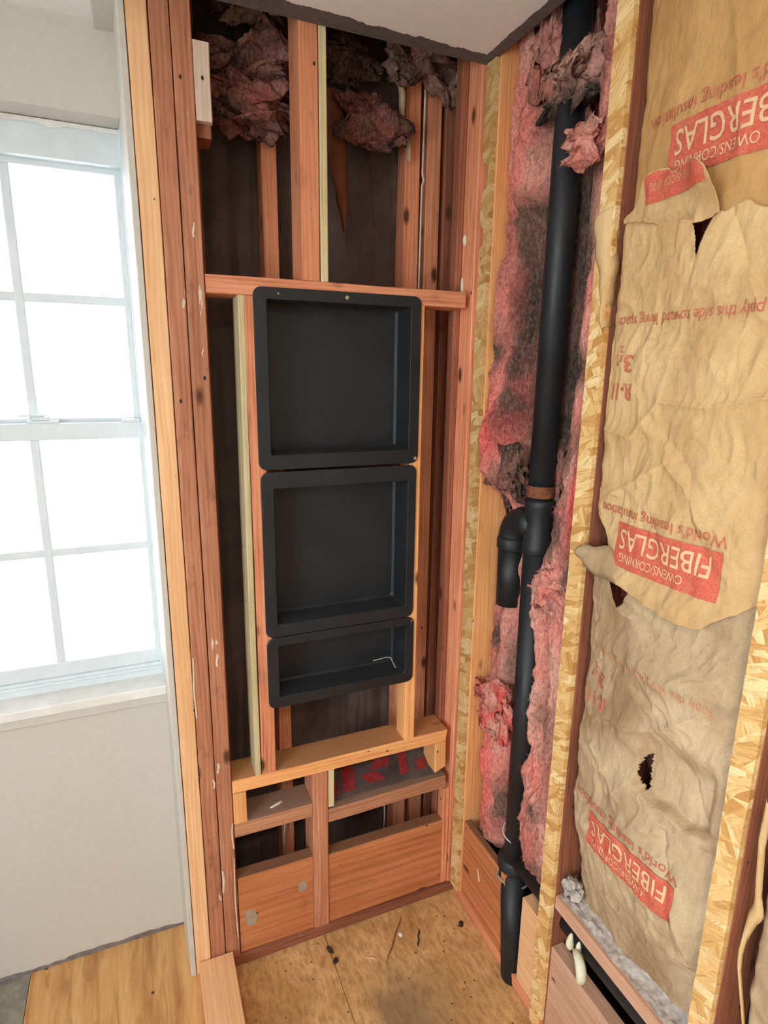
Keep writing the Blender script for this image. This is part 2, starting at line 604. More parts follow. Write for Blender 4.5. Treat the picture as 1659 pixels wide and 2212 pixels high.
def lumber(name, x0, x1, y0, y1, z0, z1, axis, mat, parent, rad=0.003, warp=0.0012, ends=(0, 0), skew=0.0):
    """A sawn board: rounded arrises, a slight bow, uneven ends; its local Z runs along the grain."""
    LSEED[0] += 1
    sd = LSEED[0]
    cx, cy, cz = (x0 + x1) / 2, (y0 + y1) / 2, (z0 + z1) / 2
    dx, dy, dz = x1 - x0, y1 - y0, z1 - z0
    if axis == 'z':
        a, b, L, rot = dx, dy, dz, Matrix.Identity(3)
    elif axis == 'x':
        a, b, L = dz, dy, dx          # local x -> world -z, local z -> world x
        rot = Matrix(((0, 0, 1), (0, 1, 0), (-1, 0, 0)))
    else:
        a, b, L = dx, dz, dy          # local y -> world -z , local z -> world y
        rot = Matrix(((1, 0, 0), (0, 0, 1), (0, -1, 0)))
    rad = min(rad, a * 0.3, b * 0.3)
    prof = []
    for sx, sy, a0 in ((1, 1, 0), (-1, 1, 90), (-1, -1, 180), (1, -1, 270)):
        for k in range(4):
            an = math.radians(a0 + 30 * k)
            prof.append((sx * (a / 2 - rad) + rad * math.cos(an), sy * (b / 2 - rad) + rad * math.sin(an)))
    prof = np.array(prof)
    n = max(2, int(L / 0.08))
    vs, fs = [], []
    P = len(prof)
    for k in range(n + 1):
        t = k / n
        z = -L / 2 + L * t
        ox = warp * float(vnoise([t * 3.1], [sd * 1.7], None, 5)[0])
        oy = warp * 0.5 * float(vnoise([t * 3.3], [sd * 2.9], None, 9)[0])
        jit = 0.0004 * vnoise(prof[:, 0] * 60, prof[:, 1] * 60 + k * 3.1, None, sd)
        for j in range(P):
            zz = z
            if k == 0:
                zz += ends[0] * (prof[j][0] / a + 0.5)
            if k == n:
                zz -= ends[1] * (prof[j][0] / a + 0.5)
            vs.append((prof[j][0] + ox + jit[j] + skew * (t - 0.5), prof[j][1] + oy + jit[j], zz))
    for k in range(n):
        for j in range(P):
            j2 = (j + 1) % P
            fs.append([k * P + j, k * P + j2, (k + 1) * P + j2, (k + 1) * P + j])
    fs.append(list(range(P - 1, -1, -1)))
    fs.append([n * P + j for j in range(P)])
    me = bpy.data.meshes.new(name)
    me.from_pydata(vs, [], fs)
    me.materials.append(mat)
    me.update()
    o = bpy.data.objects.new(name, me)
    C.objects.link(o)
    o.rotation_euler = rot.to_euler()
    place(o, parent, (cx, cy, cz))
    return o


def tube_mesh(path, rad, seg=24, caps=True, radii=None):
    pts = [Vector(p) for p in path]
    vs, fs = [], []
    n = len(pts)
    up = None
    for k, p in enumerate(pts):
        d = (pts[min(k + 1, n - 1)] - pts[max(k - 1, 0)]).normalized()
        if up is None:
            up = d.orthogonal().normalized()
        up = (up - d * up.dot(d)).normalized()
        sd = d.cross(up)
        rr = radii[k] if radii else rad
        for j in range(seg):
            a = 2 * math.pi * j / seg
            vs.append(p + (up * math.cos(a) + sd * math.sin(a)) * rr)
    for k in range(n - 1):
        for j in range(seg):
            j2 = (j + 1) % seg
            fs.append([k * seg + j, k * seg + j2, (k + 1) * seg + j2, (k + 1) * seg + j])
    if caps:
        fs.append(list(range(seg - 1, -1, -1)))
        fs.append([(n - 1) * seg + j for j in range(seg)])
    return [v[:] for v in vs], fs


def tube(name, path, rad, mat, parent=None, seg=24, caps=True, radii=None):
    vs, fs = tube_mesh(path, rad, seg, caps, radii)
    return mk(name, vs, fs, mat, parent, None, True)


def grid_faces(nu, nv):
    i = np.arange((nu - 1) * (nv - 1))
    a = (i // (nv - 1)) * nv + i % (nv - 1)
    return np.stack([a, a + nv, a + nv + 1, a + 1], 1)


# ------------------------------------------------------------------ setting: floor, ceiling, shell
floor = empty('floor', (0, 0, 0), kind='structure')
box('subfloor_panel', 0.149, 0.424, -2.1, 1.54, -0.02, 0.0, M_SUB, floor)
box('subfloor_panel', 0.4255, 1.0, -2.1, 1.54, -0.02, 0.0, M_SUB, floor)
box('plywood_sheet', -0.392, 0.149, -2.1, 1.66, 0.001, 0.02, M_PLY, floor)
box('grey_panel', -1.75, -0.394, -2.1, 1.66, -0.003, 0.017, M_GREYB, floor)
box('floor_base', -1.75, 1.0, -2.1, 1.8, -0.10, -0.021, M_BLACKVOID, floor)
for p in [c for c in floor.children if c.name.startswith('subfloor_panel')]:
    # keep the stain in room coordinates: mesh origin at the room origin
    loc = ORIG[p.name]
    p.data.transform(Matrix.Translation(loc))
    ORIG[p.name] = Vector((0, 0, 0))
    p.location = (0, 0, 0)

ceiling = empty('ceiling', (0, 0, 2.44), kind='structure')
box('ceiling_panel', -0.016, 0.870, -2.1, 1.447, 2.4405, 2.456, M_CEIL, ceiling, 0)
box('ceiling_panel', -1.75, -0.016, -2.1, 1.63, 2.4405, 2.456, M_CEIL, ceiling, 0)
box('ceiling_deck', -1.75, 1.05, -2.1, 1.82, 2.74, 2.76, M_BLACKVOID, ceiling, 0)


def margin():
    """The bare grey strip along the two cut edges of the ceiling board, ragged on its room side."""
    vs, fs = [], []

    def strip(n, fa, fb):
        b = len(vs)
        for k in range(n):
            vs.append(fa(k / (n - 1)))
            vs.append(fb(k / (n - 1)))
        for k in range(n - 1):
            fs.append([b + 2 * k, b + 2 * k + 2, b + 2 * k + 3, b + 2 * k + 1])
    N = 420

    def rag(t, s):
        return 0.010 * float(fbm([t * 26], [s], None, 4, 3)[0]) + 0.003 * float(vnoise([t * 190], [s], None, 8)[0])
    y1, x1 = 1.4472, 0.8702
    strip(N, lambda t: (-0.016 + (x1 + 0.016) * t, y1, 2.4402), lambda t: (-0.016 + (x1 - 0.030 + 0.016) * t, y1 - 0.040 - 0.028 * (1 - t) - rag(t, 1.5), 2.4400))
    strip(N, lambda t: (x1, -1.0 + (y1 + 1.0) * t, 2.4402), lambda t: (x1 - 0.032 - rag(t, 7.5) * 0.5 - 0.012 * (1 - t), -1.0 + (y1 - 0.040 + 1.0) * t, 2.4400))
    # edge of the board
    strip(2, lambda t: (-0.016 + (x1 + 0.016) * t, y1, 2.4402), lambda t: (-0.016 + (x1 + 0.016) * t, y1, 2.4562))
    strip(2, lambda t: (x1, -1.0 + (y1 + 1.0) * t, 2.4402), lambda t: (x1, -1.0 + (y1 + 1.0) * t, 2.4562))
    return mk('bare_margin', vs, fs, M_CEILG, ceiling)


margin()

wall_left = empty('wall_left', (0, 1.63, 0), kind='structure')
bm = bmesh.new()
WX0, WX1, WZ0, WZ1 = -0.70, 0.0297, 0.845, 2.257
bm_box(bm, -1.75, WX0, 1.63, 1.78, 0.028, 2.74)
bm_box(bm, WX0, WX1, 1.63, 1.78, 0.028, WZ0)
bm_box(bm, WX0, WX1, 1.63, 1.78, WZ1, 2.74)
bm_box(bm, WX1, 0.043, 1.645, 1.78, 0.028, 2.74)
from_bm('drywall_panel', bm, M_WALL, wall_left)
# return of the chase: its board edge faces the room
bm = bmesh.new()
NZ = 60
prev = None
rows = []
for k in range(NZ + 1):
    z = 0.018 + (2.60 - 0.018) * k / NZ
    j = 0.0016 * float(vnoise([k * 0.55], [4.2], None, 31)[0])
    pl = [(0.0236, 1.64), (0.0302 + j * 0.3, 1.4500), (0.0322 + j, 1.4465), (0.0428, 1.4468), (0.0440, 1.4500), (0.0440, 1.64)]
    rows.append([bm.verts.new((x, y, z)) for x, y in pl])
for k in range(NZ):
    for j in range(5):
        bm.faces.new((rows[k][j], rows[k][j + 1], rows[k + 1][j + 1], rows[k + 1][j]))
bm.faces.new(rows[0])
bm.faces.new(rows[-1])
tag(from_bm('drywall_return', bm, M_WALL, wall_left), label='white board edge running up beside the stacked studs')
box('drywall_drop', -0.016, 0.0300, 1.447, 1.6295, 2.424, 2.60, M_WALL, wall_left, 0.002)
# torn paper edge of the drywall foot
vs, fs = [], []
for k in range(61):
    x = -0.75 + (0.03 + 0.75) * k / 60
    h = 0.034 + 0.010 * float(fbm([k * 0.33], [2.0], None, 3, 12)[0])
    vs += [(x, 1.6285, 0.0201), (x, 1.6285, h)]
for k in range(60):
    fs.append([2 * k, 2 * k + 2, 2 * k + 3, 2 * k + 1])
tag(mk('torn_board_foot', vs, fs, plain('torn_board_grey', lin(104, 94, 92), lin(140, 128, 124), 50, 0.9, 0.2), wall_left), label='torn grey foot of the wall board')

wall_rear = empty('wall_rear', (0, -2.1, 0), kind='structure')
bm = bmesh.new()
bm_box(bm, -1.75, 1.05, -2.2, -2.1, 0, 2.74)
from_bm('plaster_panel', bm, M_PLASTERW, wall_rear)
wall_side = empty('wall_side', (-1.75, 0, 0), kind='structure')
bm = bmesh.new()
bm_box(bm, -1.83, -1.75, -2.1, -1.30, -0.02, 2.74)
bm_box(bm, -1.83, -1.75, 0.20, 1.78, -0.02, 2.74)
bm_box(bm, -1.83, -1.75, -1.30, 0.20, -0.02, 0.70)  # opening above this sill is added, to let skylight onto the right wall
bm_box(bm, -1.83, -1.75, -1.30, 0.20, 2.20, 2.74)
from_bm('plaster_panel', bm, M_PLASTERW, wall_side)
box('ground', -40, 40, -40, 40, -0.7, -0.6, M_SNOW).update_tag()
tag(bpy.data.objects['ground'], kind='structure')

# ------------------------------------------------------------------ window
win = empty('window_1', (-0.33, 1.70, 0.85), kind='structure')
XL, XR = -0.70, 0.0240
bm = bmesh.new()
bm_box(bm, XL, XR, 1.70, 1.775, 2.176, 2.256, 0.003)             # head of the frame
bm_box(bm, XL, XR, 1.706, 1.775, 2.198, 2.217, 0.002)
bm_box(bm, XL, XL + 0.022, 1.702, 1.775, 0.85, 2.256, 0.002)
bm_box(bm, XR - 0.007, XR + 0.02, 1.694, 1.775, 0.85, 2.256, 0.002)
bm_box(bm, XR - 0.016, XR, 1.728, 1.775, 0.85, 2.256, 0.001)
bm_box(bm, XL, XR, 1.69, 1.775, 0.845, 0.886, 0.003)
bm_box(bm, XL, XR, 1.682, 1.70, 0.872, 0.879, 0.001)
from_bm('window_frame', bm, M_VINYL, win)


def sash(name, y0, y1, z0, z1, rb, rt, xr, muntz, half=0.024):
    bm = bmesh.new()
    xl = XL + 0.02
    bm_box(bm, xl + half - 0.002, xr - half + 0.002, y0 + 0.0008, y1 - 0.0008, z0, z0 + rb, 0.002)
    bm_box(bm, xl + half - 0.002, xr - half + 0.002, y0 + 0.0008, y1 - 0.0008, z1 - rt, z1, 0.002)
    bm_box(bm, xl, xl + half, y0, y1, z0, z1, 0.003)
    bm_box(bm, xr - half, xr, y0, y1, z0, z1, 0.003)
    s = from_bm(name, bm, M_VINYL, win)
    gx = [xl + half, -0.449, -0.233, xr - half]
    for x in gx[1:3]:
        box('muntin', x - 0.0105, x + 0.0105, y0 + 0.006, y1 - 0.004, z0 + rb - 0.002, z1 - rt + 0.002, M_VINYL, s, 0.003)
    box('muntin', xl + half - 0.002, xr - half + 0.002, y0 + 0.007, y1 - 0.005, muntz - 0.0105, muntz + 0.0105, M_VINYL, s, 0.003)
    gz = [z0 + rb, muntz, z1 - rt]
    for i in range(3):
        for j in range(2):
            ym = (y0 + y1) / 2
            box('pane', gx[i] - 0.003, gx[i + 1] + 0.003, ym - 0.002, ym + 0.001, gz[j] - 0.003, gz[j + 1] + 0.003, M_GLASS, s, 0)
    return s


sash('upper_sash', 1.732, 1.762, 1.545, 2.178, 0.035, 0.014, 0.0238, 1.872)
ls = sash('lower_sash', 1.698, 1.730, 0.886, 1.570, 0.040, 0.042, 0.0235, 1.234, 0.0165)
bm = bmesh.new()
bm_box(bm, -0.245, -0.175, 1.700, 1.728, 1.570, 1.577, 0.001)
bm_box(bm, -0.232, -0.193, 1.704, 1.726, 1.577, 1.586, 0.002)
bm_box(bm, -0.262, -0.205, 1.710, 1.722, 1.586, 1.591, 0.002)
from_bm('sash_lock', bm, M_VINYL, win)
box('tilt_latch', -0.030, 0.016, 1.702, 1.726, 1.570, 1.578, M_VINYL, win, 0.001)
box('window_sill', XL, 0.0292, 1.612, 1.705, 0.822, 0.850, M_SILLW, win, 0.004)
box('window_apron', XL, 0.0292, 1.620, 1.634, 0.795, 0.824, M_WALL, win, 0.004)
box('jamb_stop', XR - 0.004, XR + 0.012, 1.696, 1.776, 0.85, 2.256, M_VINYL, win, 0)
# jamb board, splayed towards the room
mk('jamb_liner', [(0.0200, 1.6945, 0.85), (0.0240, 1.632, 0.85), (0.0240, 1.632, 2.256), (0.0200, 1.6945, 2.256)], [[0, 1, 2, 3]], M_VINYL, win)
# ragged caulk along the head of the reveal
vs, fs = [], []
for k in range(81):
    x = XL + (XR - XL) * k / 80
    a = 0.006 * float(fbm([k * 0.4], [9.0], None, 3, 5)[0])
    vs += [(x, 1.6985, 2.2545), (x, 1.6975, 2.243 + a)]
for k in range(80):
    fs.append([2 * k, 2 * k + 1, 2 * k + 3, 2 * k + 2])
mk('caulk_bead', vs, fs, M_SILLW, win)

# ------------------------------------------------------------------ wall_back : chase framing
YN = 1.449
wb = empty('wall_back', (0.5, YN, 0), kind='structure')
s1 = lumber('stud', 0.0450, 0.0862, YN, YN + 0.094, 0.0, 2.70, 'z', M_PINE, wb, warp=0.0004)
s1['label'] = 'light clean stud at the left of the stacked three'
s2 = lumber('stud', 0.0880, 0.1270, YN, YN + 0.094, 0.0, 2.70, 'z', M_STACK, wb, warp=0.0005)
s3 = lumber('stud', 0.1288, 0.1690, YN, YN + 0.094, 0.0, 2.70, 'z', M_STACK, wb, warp=0.0005)
tag(lumber('nailing_block', 0.1705, 0.2035, YN + 0.001, YN + 0.075, 2.216, 2.363, 'z', M_BLOCKPAINT, wb), label='short whitewashed block beside the stacked studs')
lumber('nailing_block', 0.1705, 0.2030, YN + 0.020, YN + 0.090, 2.19, 2.2155, 'z', M_DARK, wb)
lumber('stud', 0.3925, 0.4360, YN, YN + 0.092, 1.914, 2.70, 'z', M_FIR, wb)
tag(lumber('packing_strip', 0.4375, 0.4565, YN + 0.002, YN + 0.070, 1.914, 2.62, 'z', M_TREATED, wb), label='pale yellowish strip beside the upper middle stud')
lumber('rail', 0.1705, 0.8335, YN - 0.001, YN + 0.092, 1.873, 1.9135, 'x', M_FIR, wb)
tag(lumber('packing_strip', 0.2365, 0.2525, YN - 0.001, YN + 0.078, 0.6175, 1.8725, 'z', M_TREATED, wb, skew=0.006), label='tall pale yellowish strip left of the niche')
lumber('stud', 0.2530, 0.2925, YN + 0.0005, YN + 0.092, 0.6175, 1.8725, 'z', M_FIR, wb)
lumber('stud', 0.6830, 0.7155, YN - 0.001, YN + 0.062, 0.6175, 1.8725, 'z', M_SILL, wb)
lumber('sill', 0.1705, 0.8325, YN, YN + 0.094, 0.577, 0.617, 'x', M_SILL, wb, ends=(0.0, 0.006))
lumber('end_block', 0.1710, 0.2080, YN + 0.001, YN + 0.070, 0.481, 0.5765, 'z', M_SILL, wb)
lumber('ledge', 0.1710, 0.3932, YN, YN + 0.094, 0.436, 0.4805, 'x', M_DUSTY, wb)
lumber('stud', 0.3945, 0.4415, YN - 0.001, YN + 0.092, 0.0360, 0.5765, 'z', M_STACK, wb)
tag(lumber('packing_strip', 0.4425, 0.4610, YN + 0.001, YN + 0.060, 0.453, 0.5765, 'z', M_TREATED, wb), label='short pale strip under the sill beside the lower stud')
o = lumber('ledge', 0.4425, 0.8335, YN, YN + 0.094, 0.404, 0.4485, 'x', M_DUSTY, wb)
o.rotation_euler.rotate_axis('Y', math.radians(-1.4))
lumber('end_block', 0.7940, 0.8320, YN + 0.001, YN + 0.085, 0.472, 0.5765, 'z', M_SILL, wb, ends=(0.016, 0))
lumber('sole_plate', 0.1500, 0.8880, YN - 0.004, YN + 0.094, 0.0005, 0.0350, 'x', M_DARK, wb)
lumber('plank', 0.1720, 0.3935, YN + 0.004, YN + 0.044, 0.0365, 0.296, 'x', M_PLANK, wb)
lumber('plank', 0.4425, 0.8290, YN + 0.003, YN + 0.043, 0.0365, 0.285, 'x', M_PLANK, wb)
lumber('stud', 0.8550, 0.8960, YN, YN + 0.098, 0.0360, 2.70, 'z', M_FIR, wb, warp=0.0005)
lumber('stud', 0.8350, 0.8535, YN + 0.060, YN + 0.094, 0.0360, 2.70, 'z', M_DARK, wb)
lumber('stud', 0.8300, 0.8540, YN + 0.004, YN + 0.040, 0.0360, 0.400, 'z', M_FIR, wb)
# second row of studs behind the chase
for x0, x1, m in ((0.345, 0.384, M_FIR), (0.741, 0.786, M_FIR), (0.806, 0.850, M_FIR), (0.862, 0.900, M_DARK), (0.172, 0.196, M_DARK)):
    lumber('rear_stud', x0, x1, 1.645, 1.735, 0.0, 2.72, 'z', m, wb)
lumber('rear_ledge', 0.197, 0.862, 1.650, 1.735, 0.0, 0.055, 'x', M_DARK, wb)
box('sheathing', 0.05, 1.0, 1.762, 1.782, -0.02, 2.74, M_SHEATH, wb, 0)
box('top_plate', 0.045, 0.97, YN, 1.76, 2.7005, 2.739, M_DARK, wb, 0)

# white drips of paint on the stacked studs
rng = np.random.default_rng(3)


def drip(parent, x, z0, z1, w):
    n = 14
    vs, fs = [], []
    for k in range(n + 1):
        t = k / n
        z = z1 + (z0 - z1) * t
        xx = x + 0.0015 * math.sin(t * 5 + x * 90)
        ww = w * (0.5 + 0.5 * math.sin(3.0 * t + 0.15)) * (1.4 if t > 0.85 else 1) + 0.0004
        vs += [(xx - ww, YN - 0.0012, z), (xx, YN - 0.0032, z), (xx + ww, YN - 0.0012, z)]
    for k in range(n):
        for j in range(2):
            a = 3 * k + j
            fs.append([a, a + 1, a + 4, a + 3])
    o = mk('paint_drip', vs, fs, plain_drip, parent, None, True)
    return o


plain_drip = plain('paint_drip', lin(206, 176, 146), lin(226, 202, 176), 60, 0.5, 0.1)
drip(s3, 0.1640, 0.10, 0.375, 0.0018)
drip(s3, 0.1650, 0.405, 0.49, 0.0020)
drip(s3, 0.1325, 0.27, 0.345, 0.0034)
drip(s3, 0.150, 0.965, 1.000, 0.0030)
drip(s2, 0.0905, 0.83, 1.000, 0.0022)
drip(s3, 0.137, 0.655, 0.685, 0.0030)
drip(s2, 0.1235, 0.612, 0.640, 0.0024)
drip(s3, 0.152, 1.985, 2.015, 0.0022)
drip(s3, 0.1570, 1.735, 1.752, 0.0014)


# grey putty smears on the left plank
M_PUTTY = plain('grey_putty', lin(176, 158, 138), lin(150, 128, 106), 30, 0.9, 0.1)
PLK = [c for c in wb.children if c.name.startswith('plank')][0]
for cx, cz, rx, rz, sd in ((0.250, 0.243, 0.020, 0.015, 1), (0.300, 0.088, 0.030, 0.017, 2)):
    vs, fs = [(cx, YN + 0.0030, cz)], []
    for k in range(28):
        a = 2 * math.pi * k / 28
        f = 1 + 0.22 * float(fbm([math.cos(a) * 1.4], [math.sin(a) * 1.4 + sd * 5], None, 3, sd)[0])
        vs.append((cx + rx * f * math.cos(a), YN + 0.0036, cz + rz * f * math.sin(a)))
    for k in range(28):
        fs.append([0, 1 + k, 1 + (k + 1) % 28])
    mk('putty_smear', vs, fs, M_PUTTY, PLK)


# ------------------------------------------------------------------ shower niche
def rrect(x0, x1, z0, z1, r, n=6):
    pts = []
    for cx, cz, a0 in ((x1 - r, z1 - r, 0), (x0 + r, z1 - r, 90), (x0 + r, z0 + r, 180), (x1 - r, z0 + r, 270)):
        for k in range(n + 1):
            a = math.radians(a0 + 90 * k / n)
            pts.append((cx + r * math.cos(a), cz + r * math.sin(a)))
    return pts


def compartment(parent, X0, X1, Z0, Z1, ox0, ox1, oz0, oz1, rb=True):
    """One niche box: rounded flange with a raised rim, opening, tapered walls and back."""
    r = 0.020
    yf, d = YN - 0.0065, 0.086
    loops = [
        (rrect(X0, X1, Z0, Z1, r), YN - 0.0012),
        (rrect(X0, X1, Z0, Z1, r), yf + 0.0012),
        (rrect(X0 + 0.0012, X1 - 0.0012, Z0 + 0.0012, Z1 - 0.0012, r), yf),
        (rrect(ox0, ox1, oz0, oz1, 0.005), yf),
        (rrect(ox0 + 0.0015, ox1 - 0.0015, oz0 + 0.0015, oz1 - 0.0015, 0.005), yf + 0.002),
        (rrect(ox0 + 0.004, ox1 - 0.004, oz0 + 0.003, oz1 - 0.003, 0.008), yf + d * 0.93),
        (rrect(ox0 + 0.010, ox1 - 0.010, oz0 + 0.009, oz1 - 0.009, 0.008), yf + d),
    ]
    vs, fs = [], []
    P = len(loops[0][0])
    for pts, y in loops:
        vs += [(x, y, z) for x, z in pts]
    for k in range(len(loops) - 1):
        for j in range(P):
            j2 = (j + 1) % P
            fs.append([k * P + j, k * P + j2, (k + 1) * P + j2, (k + 1) * P + j])
    b = (len(loops) - 1) * P
    fs.append([b + j for j in range(P)])
    return mk('niche_compartment', vs, fs, M_NICHE, parent)


niche = empty('shower_niche', (0.49, YN, 0.815), label='tall black plastic recessed shower niche with three compartments between the studs', cat='niche')
NX0, NX1 = 0.2735, 0.7030
c1 = compartment(niche, NX0, NX1, 1.4665, 1.8935, NX0 + 0.030, NX1 - 0.027, 1.502, 1.868)
c2 = compartment(niche, NX0 + 0.003, NX1 - 0.003, 1.0215, 1.4610, NX0 + 0.033, NX1 - 0.026, 1.054, 1.420)
c3 = compartment(niche, NX0 + 0.004, NX1 + 0.001, 0.8150, 1.0190, NX0 + 0.033, NX1 - 0.024, 0.844, 0.996)


def screw(parent, x, z, r=0.0045, m=None):
    vs, fs = tube_mesh([(x, YN - 0.0062, z), (x, YN - 0.0085, z), (x, YN - 0.0092, z)], r, 12, True, [r, r, r * 0.7])
    return mk('screw_head', vs, fs, m or M_METAL, parent, None, False)


screw(c1, 0.501, 1.880, 0.0050)
screw(c1, 0.332, 1.880, 0.0022)
screw(c1, 0.694, 1.480, 0.0042)
screw(c1, 0.496, 1.478, 0.004, M_DARKCHIP)
screw(c2, 0.496, 1.447, 0.004, M_DARKCHIP)
screw(c2, 0.498, 1.032, 0.004, M_DARKCHIP)
screw(c3, 0.498, 1.006, 0.004, M_DARKCHIP)
screw(c3, 0.294, 0.902, 0.004, M_DARKCHIP)
screw(c3, 0.696, 1.008, 0.0036, M_RUST)
# wire clip lying inside the lowest compartment
tag(tube('wire_clip', [(0.600, 1.500, 0.872), (0.640, 1.498, 0.876), (0.652, 1.490, 0.878), (0.660, 1.470, 0.852)], 0.0014, M_METAL, None, 6),
    label='bent thin wire lying in the lowest compartment of the black niche', cat='wire')

# ------------------------------------------------------------------ wall_right
XF = 0.873
wr = empty('wall_right', (XF, 0.5, 0), kind='structure')
lumber('stud', XF, XF + 0.094, 1.3940, 1.4360, 0.04, 2.70, 'z', M_SILL, wr, warp=0.0004)
lumber('stud', XF, XF + 0.094, 0.9535, 0.9955, 0.04, 2.70, 'z', M_DARK, wr, warp=0.0005)  # dark wood stands in for shade in the gap beside the paper
lumber('stud', XF, XF + 0.094, 0.5290, 0.5680, 0.04, 2.70, 'z', M_DARK, wr, warp=0.0005)  # dark wood again in place of shade along this strip
lumber('stud', XF, XF + 0.094, 0.1050, 0.1450, 0.04, 2.70, 'z', M_FIR, wr, warp=0.0005)


def osb_strip(y0, y1, z0, z1, holes=(), mat=M_OSB):
    n = int((z1 - z0) / 0.012)
    vs, fs = [], []
    x0, x1 = XF - 0.0122, XF - 0.0006
    sd = LSEED[0] = LSEED[0] + 1
    for k in range(n + 1):
        z = z0 + (z1 - z0) * k / n
        a = 0.0012 * float(fbm([k * 0.35], [sd * 3.1], None, 2, 41)[0])
        b = 0.0012 * float(fbm([k * 0.35], [sd * 5.1], None, 2, 43)[0])
        f = 0.0006 * float(vnoise([k * 0.5], [sd * 2.2], None, 44)[0])
        ya, yb = y0 + a, y1 + b
        xx = x0 + f
        for (h0, h1, frac) in holes:          # pieces broken out of the strip's far edge
            if h0 < z < h1:
                yb = y1 - (y1 - y0) * frac
                xx += 0.001
        vs += [(x1, ya, z), (xx, ya, z), (xx, yb, z), (x1, yb, z)]
    for k in range(n):
        for j in range(4):
            j2 = (j + 1) % 4
            a, b = 4 * k, 4 * (k + 1)
            fs.append([a + j, a + j2, b + j2, b + j])
    fs.append([0, 1, 2, 3])
    fs.append([4 * n + 3, 4 * n + 2, 4 * n + 1, 4 * n])
    return mk('osb_strip', vs, fs, mat, wr)


osb_strip(1.3965, 1.4385, 0.045, 2.438, [(2.15, 2.22, 0.55), (2.02, 2.07, 0.4)], M_OSBD)
osb_strip(0.9535, 0.9960, 0.012, 2.62)
osb_strip(0.5300, 0.5680, 0.012, 2.62)
osb_strip(0.1050, 0.1450, 0.012, 2.62)
lumber('sole_plate', XF + 0.001, XF + 0.094, -2.05, 1.440, 0.0005, 0.038, 'y', M_FIR, wr)
lumber('plank', XF + 0.004, XF + 0.026, 1.1650, 1.3920, 0.0395, 0.312, 'y', M_PLANK, wr)
lumber('plank', XF + 0.004, XF + 0.042, 0.9970, 1.0820, 0.0395, 0.318, 'y', M_PINE, wr)
lumber('plank', XF + 0.002, XF + 0.040, 0.5690, 0.9520, 0.0395, 0.292, 'y', M_PINKWOOD, wr)
lumber('plank', XF + 0.002, XF + 0.040, 0.1460, 0.5280, 0.0395, 0.292, 'y', M_PINKWOOD, wr)
lumber('blocking', XF + 0.001, XF + 0.094, 0.5690, 0.9525, 0.412, 0.449, 'y', M_PINKWOOD, wr)
lumber('blocking', XF + 0.001, XF + 0.094, 0.1460, 0.5285, 0.412, 0.449, 'y', M_PINKWOOD, wr)
box('sheathing', 0.975, 0.995, -2.1, 1.765, -0.02, 2.74, M_SHEATH, wr, 0)
box('top_plate', XF, 0.974, -2.1, 1.447, 2.7005, 2.739, M_DARK, wr, 0)
drp = drip
vs, fs = tube_mesh([(XF + 0.0035, 1.304, 0.212), (XF + 0.0030, 1.298, 0.196), (XF + 0.0030, 1.290, 0.178)], 0.003, 8, True, [0.0012, 0.0018, 0.0042])
mk('paint_drip', vs, fs, plain_drip, wr, None, True)

# board left from the removed partition, lying on the plywood
tag(lumber('floor_board', 0.0525, 0.1470, -1.2, 1.4435, 0.0205, 0.062, 'y', M_PINE, None, rad=0.002),
    label='light pine board with nail holes lying on the plywood against the stacked studs', cat='board')

# ------------------------------------------------------------------ drain stack
PX, PY = 0.922, 1.190
pipe = empty('drain_pipe', (PX, PY, 0.0), label='black plastic vent and drain stack with an elbow in the pink insulation', cat='pipe')
tube('riser_pipe', [(PX, PY - 0.006, 2.66), (PX, PY, 1.38)], 0.0315, M_ABS, pipe, 40)
tee = tube('tee_fitting', [(PX, PY, 1.402), (PX, PY, 1.398), (PX, PY, 1.385), (PX, PY, 1.376), (PX, PY, 1.292), (PX, PY, 1.283), (PX, PY, 1.266), (PX, PY, 1.262)], 0.036, M_ABS, pipe, 40, True,
           [0.035, 0.0385, 0.0385, 0.0350, 0.0350, 0.0385, 0.0385, 0.035])
EY, EZ, ER = 1.297, 1.333, 0.056
arc = [(PX, PY, EZ), (PX, EY - ER - 0.004, EZ)]
for k in range(0, 13):
    a = math.radians(90 * k / 12)
    arc.append((PX, EY - ER + ER * math.sin(a), EZ - ER + ER * math.cos(a)))
elb = tube('elbow', arc, 0.0370, M_ABS, pipe, 36)
tube('elbow_collar', [(PX, EY, EZ - ER - 0.000), (PX, EY, EZ - ER - 0.004), (PX, EY, EZ - ER - 0.030), (PX, EY, EZ - ER - 0.034)], 0.036, M_ABS, elb, 36, True, [0.0375, 0.0405, 0.0405, 0.0375])
tube('drop_pipe', [(PX, EY, EZ - ER - 0.03), (PX, EY - 0.004, 1.085)], 0.0365, M_ABS, pipe, 36)
tube('lower_pipe', [(PX, PY, 1.27), (PX, PY - 0.008, 0.32)], 0.0335, M_ABS, pipe, 40)
tube('foot_coupling', [(PX, PY, 0.345), (PX, PY, 0.338), (PX, PY, 0.275), (PX, PY, 0.268)], 0.045, M_ABS, pipe, 40, True, [0.040, 0.045, 0.045, 0.040])
tube('foot_pipe', [(PX - 0.010, PY - 0.012, 0.30), (0.893, 1.117, -0.018)], 0.034, M_ABS, pipe, 40)
tube('branch_pipe', [(PX + 0.006, PY, 0.352), (PX + 0.006, 0.16, 0.372)], 0.034, M_ABS, pipe, 36)
tag(tube('hanger_strap', [(PX, PY, 1.437), (PX, PY, 1.408)], 0.0340, M_RUST, pipe, 40, False), label='rusty metal strap around the black riser')


